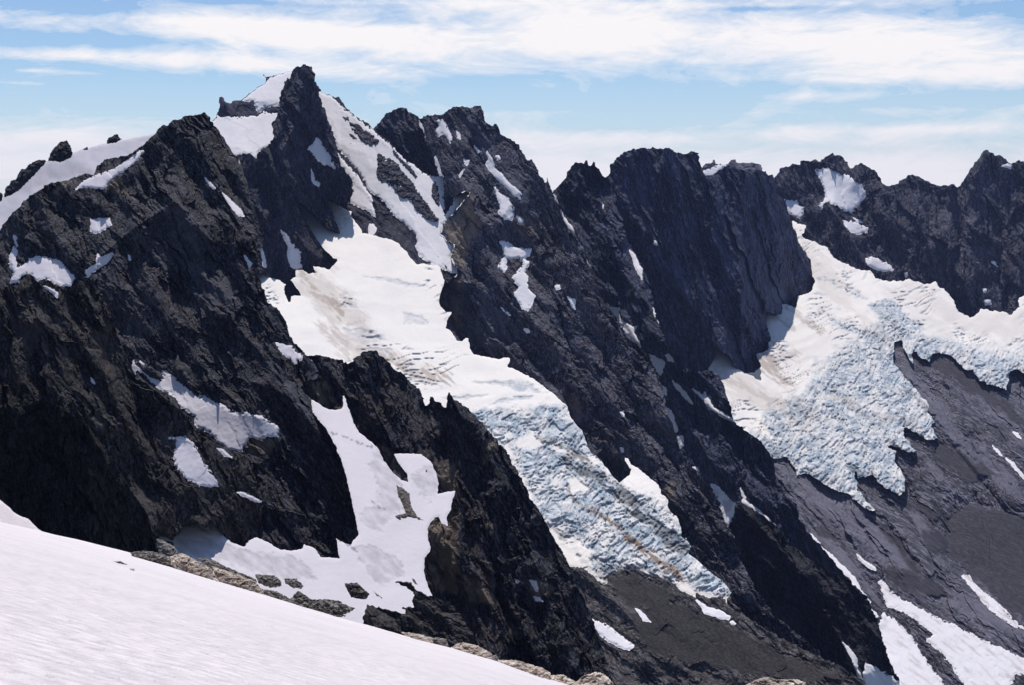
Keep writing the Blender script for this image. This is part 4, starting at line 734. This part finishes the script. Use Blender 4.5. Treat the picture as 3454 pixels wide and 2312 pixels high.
build_rock('dome', 'rock_dome', T('B',(1800,900),(1845,775),(1870,750),(1880,690),(1920,640),(1980,600),(2060,583),(2140,582),(2150,570),(2180,590),(2250,580),(2310,600),(2343,625))+T('C',(0,190),(40,205),(70,235),(130,225),(150,212),(190,225),(210,280),(230,350),(250,375),(290,370),(380,310),(400,305),(440,310),(500,340),(540,352),(600,330),(640,345),(660,372),(690,365),(700,395),(712,430),(720,500),(770,540),(790,620),(812,680),(870,800),(1000,1000),(1000,1200),(850,1400),(720,1600),(500,1700))+Fe((300,500),(0,400),(-300,100))+T('B',(1900,1300)),
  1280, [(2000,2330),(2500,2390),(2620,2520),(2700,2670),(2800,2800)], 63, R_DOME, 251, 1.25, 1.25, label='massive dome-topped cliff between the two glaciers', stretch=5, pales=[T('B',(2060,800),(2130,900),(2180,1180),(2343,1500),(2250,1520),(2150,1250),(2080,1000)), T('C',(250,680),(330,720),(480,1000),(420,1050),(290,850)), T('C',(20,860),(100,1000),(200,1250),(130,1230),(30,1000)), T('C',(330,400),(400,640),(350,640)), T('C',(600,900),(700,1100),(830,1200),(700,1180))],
  ribs=[(T('C',(0,200),(60,700),(250,1200),(330,1500)), 60, 50), (T('C',(240,380),(330,700),(500,1100),(640,1400)), 55, 60), (T('B',(2000,600),(2080,900),(2200,1300),(2343,1562)), 60, 50), (T('C',(560,340),(700,700),(900,1050)), 50, 50), (T('C',(200,300),(230,900),(290,1500)), -40, 30), (T('C',(640,900),(690,1300)), -30, 25)],
  patches=[P('tiny snow dot on the light streak of the dome', T('B',(2165,1195),(2180,1200),(2178,1220),(2163,1215)))])
build_rock('cirquewall', 'cirque_wall', T('C',(600,480),(690,385),(720,370),(745,315),(800,310),(820,298),(868,300),(870,270),(900,277),(940,275),(970,268),(1000,280),(1050,235),(1080,228),(1100,240),(1140,243),(1160,260),(1200,325),(1215,322),(1230,305),(1262,290),(1330,318),(1370,350),(1410,420),(1450,450),(1510,430),(1550,390),(1610,363),(1660,385),(1740,430),(1820,442),(1880,433),(1900,460),(1950,400),(2000,310),(2050,260),(2070,215),(2095,203),(2130,225),(2180,240),(2230,270),(2250,292),(2290,290),(2310,275),(2343,290),(2450,300),(2640,360),(2640,1400),(1900,1450),(1200,1200),(750,1000)),
  900, [(2550,3020),(3454,2950),(3600,2950)], 52, R_CIRQUE, 263, 1.35, 1.15, label='dark headwall of peaks behind the right glacier', pgroup='snow patches on the right headwall', stretch=2.2,
  ribs=[(T('C',(1610,365),(1660,700),(1800,1000)), 50, 40), (T('C',(2090,205),(1950,600),(1980,1100)), 60, 45), (T('C',(1440,460),(1500,700),(1550,1000)), 40, 40), (T('C',(2180,240),(2230,700),(2300,1100)), 40, 40), (T('C',(1900,460),(1930,800)), -40, 25), (T('C',(1080,230),(1130,350)), 20, 25), (T('C',(1260,290),(1240,400)), 30, 30), (T('C',(1060,580),(1150,700),(1300,960)), 70, 50)],
  patches=[P('large bright snowfield below the right-hand peaks', T('C',(970,335),(1060,330),(1090,345),(1130,365),(1180,370),(1230,420),(1270,430),(1300,490),(1280,530),(1250,570),(1210,610),(1160,600),(1120,575),(1080,560),(1060,545),(1020,560),(1010,590),(1005,560),(1045,520),(1030,460),(1000,400)), flat=.1),
   P('square snow patch next to the dome edge', T('C',(768,540),(850,533),(857,570),(892,582),(885,642),(860,650),(800,620),(785,580))), P('oval snow patch below the large bright snowfield', T('C',(1150,668),(1230,680),(1310,720),(1305,745),(1240,760),(1200,740),(1170,710))),
   P('thin snow strip above the oval patch', T('C',(1218,648),(1240,660),(1285,682),(1245,682))), P('lens-shaped snow patch above the right glacier', T('C',(1302,920),(1340,908),(1400,930),(1450,955),(1477,992),(1440,1005),(1380,995),(1312,960))),
   P('small slanting snow fleck on the right headwall', T('C',(2130,940),(2148,940),(2168,972))), P('little snow block low on the right headwall by the glacier', T('C',(2080,1198),(2122,1193),(2127,1222),(2090,1225))), P('tiny snow knob above the little block on the headwall', T('C',(2075,1122),(2092,1122),(2090,1140),(2076,1140))),
   P('snow notch just under the highest right-hand peak', T('C',(2200,310),(2240,290),(2257,300),(2250,326))), P('tiny snow tuft at the foot of the headwall cliff', T('C',(1550,1012),(1572,1015),(1565,1045)))])
build_rock('farridge', 'far_ridge', T('C',(200,420),(222,310),(240,295),(290,288),(298,274),(310,280),(315,297),(380,300),(400,285),(412,270),(440,266),(455,290),(540,284),(612,303),(622,330),(600,450),(300,500)),
  560, [(2300,3700),(2650,3700)], 45, R_SLAB, 277, .5, .5, label='pale low ridge seen behind the dome', patches=[P('small white snow slope behind the shoulder of the dome', T('C',(232,345),(355,295),(378,308),(300,370),(250,420),(230,400)), flat=0)])

# ================================================================== valley ground out to the horizon
gm, nt, b = new_mat('valley_forest')
tc = N(nt, 'ShaderNodeTexCoord'); f = noise(nt, tc.outputs['Object'], .004, 8, .7)
nt.links.new(mixc(nt, f, (.02,.03,.02), (.06,.065,.05)), b.inputs['Base Color']); b.inputs['Roughness'].default_value = 1
n = 60; xs = np.linspace(-12000, 12000, n); X, Y = np.meshgrid(xs, xs)
Z = -1500+120*fbm(X, Y, 9000, 3, 4)
idx = np.arange(n*n).reshape(n, n)
o = mesh_object('valley_ground', np.stack([X, Y, Z], -1).reshape(-1, 3), np.stack([idx[:-1,:-1].ravel(), idx[:-1,1:].ravel(), idx[1:,1:].ravel(), idx[1:,:-1].ravel()], -1), gm, True)
set_tags(o, 'dark valley floor far below the peaks', 'ground', kind='structure')

# ================================================================== thin mountain air
HAZE = True
if HAZE:
    x0, x1, y0, y1, z0, z1 = -12500, 12500, -12500, 12500, -1800, 420
    vv8 = np.array([(x, y, z) for z in (z0, z1) for y in (y0, y1) for x in (x0, x1)], float)
    ff = np.array([(0,2,3,1), (4,5,7,6), (0,1,5,4), (2,6,7,3), (0,4,6,2), (1,3,7,5)])
    hm = bpy.data.materials.new('haze_air'); hm.use_nodes = True; ht = hm.node_tree; ht.nodes.clear()
    ho = N(ht, 'ShaderNodeOutputMaterial'); pv = N(ht, 'ShaderNodeVolumePrincipled')
    pv.inputs['Color'].default_value = (.42, .52, 1.0, 1); pv.inputs['Density'].default_value = 2.3e-5; pv.inputs['Anisotropy'].default_value = .2
    ht.links.new(pv.outputs[0], ho.inputs['Volume'])
    hb = mesh_object('haze', vv8, ff, hm, False); set_tags(hb, 'thin blue air between the near and far ridges', 'haze', kind='stuff')
scene.cycles.volume_bounces = 0

# ================================================================== sun and sky
SUN_EL, SUN_AZ = math.radians(65), math.radians(-8)    # azimuth from the view direction, minus = left
sd = Vector((math.sin(SUN_AZ)*math.cos(SUN_EL), math.cos(SUN_AZ)*math.cos(SUN_EL), math.sin(SUN_EL)))
sl = bpy.data.lights.new('sun', 'SUN'); sl.energy = 3.9; sl.angle = math.radians(.53); sl.color = (1, .955, .90)
so = bpy.data.objects.new('sun', sl); scene.collection.objects.link(so); so.rotation_euler = sd.to_track_quat('Z', 'Y').to_euler()
w = bpy.data.worlds.new('World'); scene.world = w; w.use_nodes = True
nt = w.node_tree; nt.nodes.clear()
out = N(nt, 'ShaderNodeOutputWorld'); bg = N(nt, 'ShaderNodeBackground')
sky = N(nt, 'ShaderNodeTexSky', sky_type='NISHITA'); sky.sun_disc = False; sky.sun_elevation = SUN_EL; sky.sun_rotation = SUN_AZ
sky.altitude = 2400; sky.air_density = 1.0; sky.dust_density = .6; sky.ozone_density = 2.5
def M(op, a, b=None, c=None):
    n = N(nt, 'ShaderNodeMath', operation=op)
    for k, x in enumerate((a, b, c)):
        if x is None: continue
        if hasattr(x, 'links'): nt.links.new(x, n.inputs[k])
        else: n.inputs[k].default_value = x
    return n.outputs[0]
tc = N(nt, 'ShaderNodeTexCoord'); sep = N(nt, 'ShaderNodeSeparateXYZ'); nt.links.new(tc.outputs['Generated'], sep.inputs[0])
dx, dy, dz = sep.outputs
hyp = M('SQRT', M('ADD', M('MULTIPLY', dx, dx), M('MULTIPLY', dy, dy)))
elev = M('DIVIDE', dz, M('MAXIMUM', hyp, .01)); azim = M('ARCTAN2', dx, dy)
# cirrus: high thin streaks, a little tilted, laid out by bearing and height above the horizon
comb = N(nt, 'ShaderNodeCombineXYZ'); nt.links.new(azim, comb.inputs[0]); nt.links.new(elev, comb.inputs[1])
def sn(scale, sx, sy, det, dist, seed, rough=.6):
    mp = N(nt, 'ShaderNodeMapping'); nt.links.new(comb.outputs[0], mp.inputs[0])
    mp.inputs['Scale'].default_value = (sx, sy, 1); mp.inputs['Location'].default_value = (seed, seed*.7, seed); mp.inputs['Rotation'].default_value = (0, 0, -.05)
    return noise(nt, mp.outputs[0], scale, det, rough, dist)
n_big = sn(1, 3.6, 11, 6, .5, 3.1); n_fine = sn(1, 15, 55, 8, .6, 8.7, .68); n_rip = sn(1, 55, 150, 6, .8, 5.3, .6)
def cover(blobs):
    tot = None
    for (u, v, ru, rv, a) in blobs:
        az = math.atan((u-CU)/F); el = -slope_s(np.array(float(v)))
        q = M('ADD', M('POWER', M('ABSOLUTE', M('DIVIDE', M('SUBTRACT', azim, az), ru/F)), 2.0), M('POWER', M('ABSOLUTE', M('DIVIDE', M('SUBTRACT', elev, float(el)), rv/F)), 2.0))
        g = M('MULTIPLY', M('EXPONENT', M('MULTIPLY', q, -1.0)), a)
        tot = g if tot is None else M('ADD', tot, g)
    return tot
cov = cover([(550,95,600,40,1.0),(1050,130,330,40,.7),(300,205,520,24,1.0),(850,225,330,26,.8),(1350,150,620,105,1.15),(1250,255,330,26,.6),(2050,90,450,100,.9),(2150,210,260,60,.5),
             (2750,120,560,80,1.0),(3250,190,560,85,1.1),(2950,265,520,24,.8),(3350,300,250,26,.6),(250,262,110,9,.6),(110,300,90,7,.5),(120,258,50,6,.5),(1600,10,1900,30,.6),(3000,20,600,28,.5),
             (200,470,420,45,.7),(100,600,400,110,.9),(2000,470,360,26,.7),(2500,455,360,28,.6),(2000,620,480,110,.95),(2700,640,800,130,.9),(3300,600,560,130,.8),(2850,330,260,16,.5),(3000,385,320,16,.45),(3200,440,450,22,.55),(1750,300,220,12,.2),(1300,420,300,20,.2),
             (150,40,260,14,-.7),(800,15,160,10,-.8),(300,152,330,11,-.6),(1150,25,160,9,-.4),(2550,38,200,9,-.6)])
body = M('ADD', M('SUBTRACT', cov, .26), M('MULTIPLY', M('SUBTRACT', n_big, .5), 2.1)); body = M('ADD', body, M('MULTIPLY', M('SUBTRACT', n_fine, .5), 2.6)); body = M('ADD', body, M('MULTIPLY', M('SUBTRACT', n_rip, .5), .5))
cl = ramp(nt, body, [(-.05, 0), (.0, .10), (.34, .38), (.70, .76), (1.0, 1)])
hz = ramp(nt, elev, [(0.0, .50), (.085, .0)])
skyg = N(nt, 'ShaderNodeGamma'); nt.links.new(sky.outputs[0], skyg.inputs[0]); skyg.inputs[1].default_value = 1.0
hs = N(nt, 'ShaderNodeHueSaturation'); hs.inputs['Saturation'].default_value = 1.05; hs.inputs['Value'].default_value = 1.08; nt.links.new(sky.outputs[0], hs.inputs['Color'])
c = mixc(nt, hz, hs.outputs[0], (7.0, 7.6, 8.3))
c = mixc(nt, cl, c, (10.1, 9.8, 9.8))
nt.links.new(c, bg.inputs[0]); bg.inputs[1].default_value = .10
nt.links.new(bg.outputs[0], out.inputs[0])

vs = scene.view_settings; vs.view_transform = 'Standard'; vs.look = 'None'; vs.gamma = 1; vs.exposure = 0.0; vs.use_curve_mapping = False
scene.render.engine = 'CYCLES'
scene.render.resolution_x = 1024; scene.render.resolution_y = 686
print('verts', sum(len(o.data.vertices) for o in scene.objects if o.type == 'MESH'), 'objects', len(scene.objects))
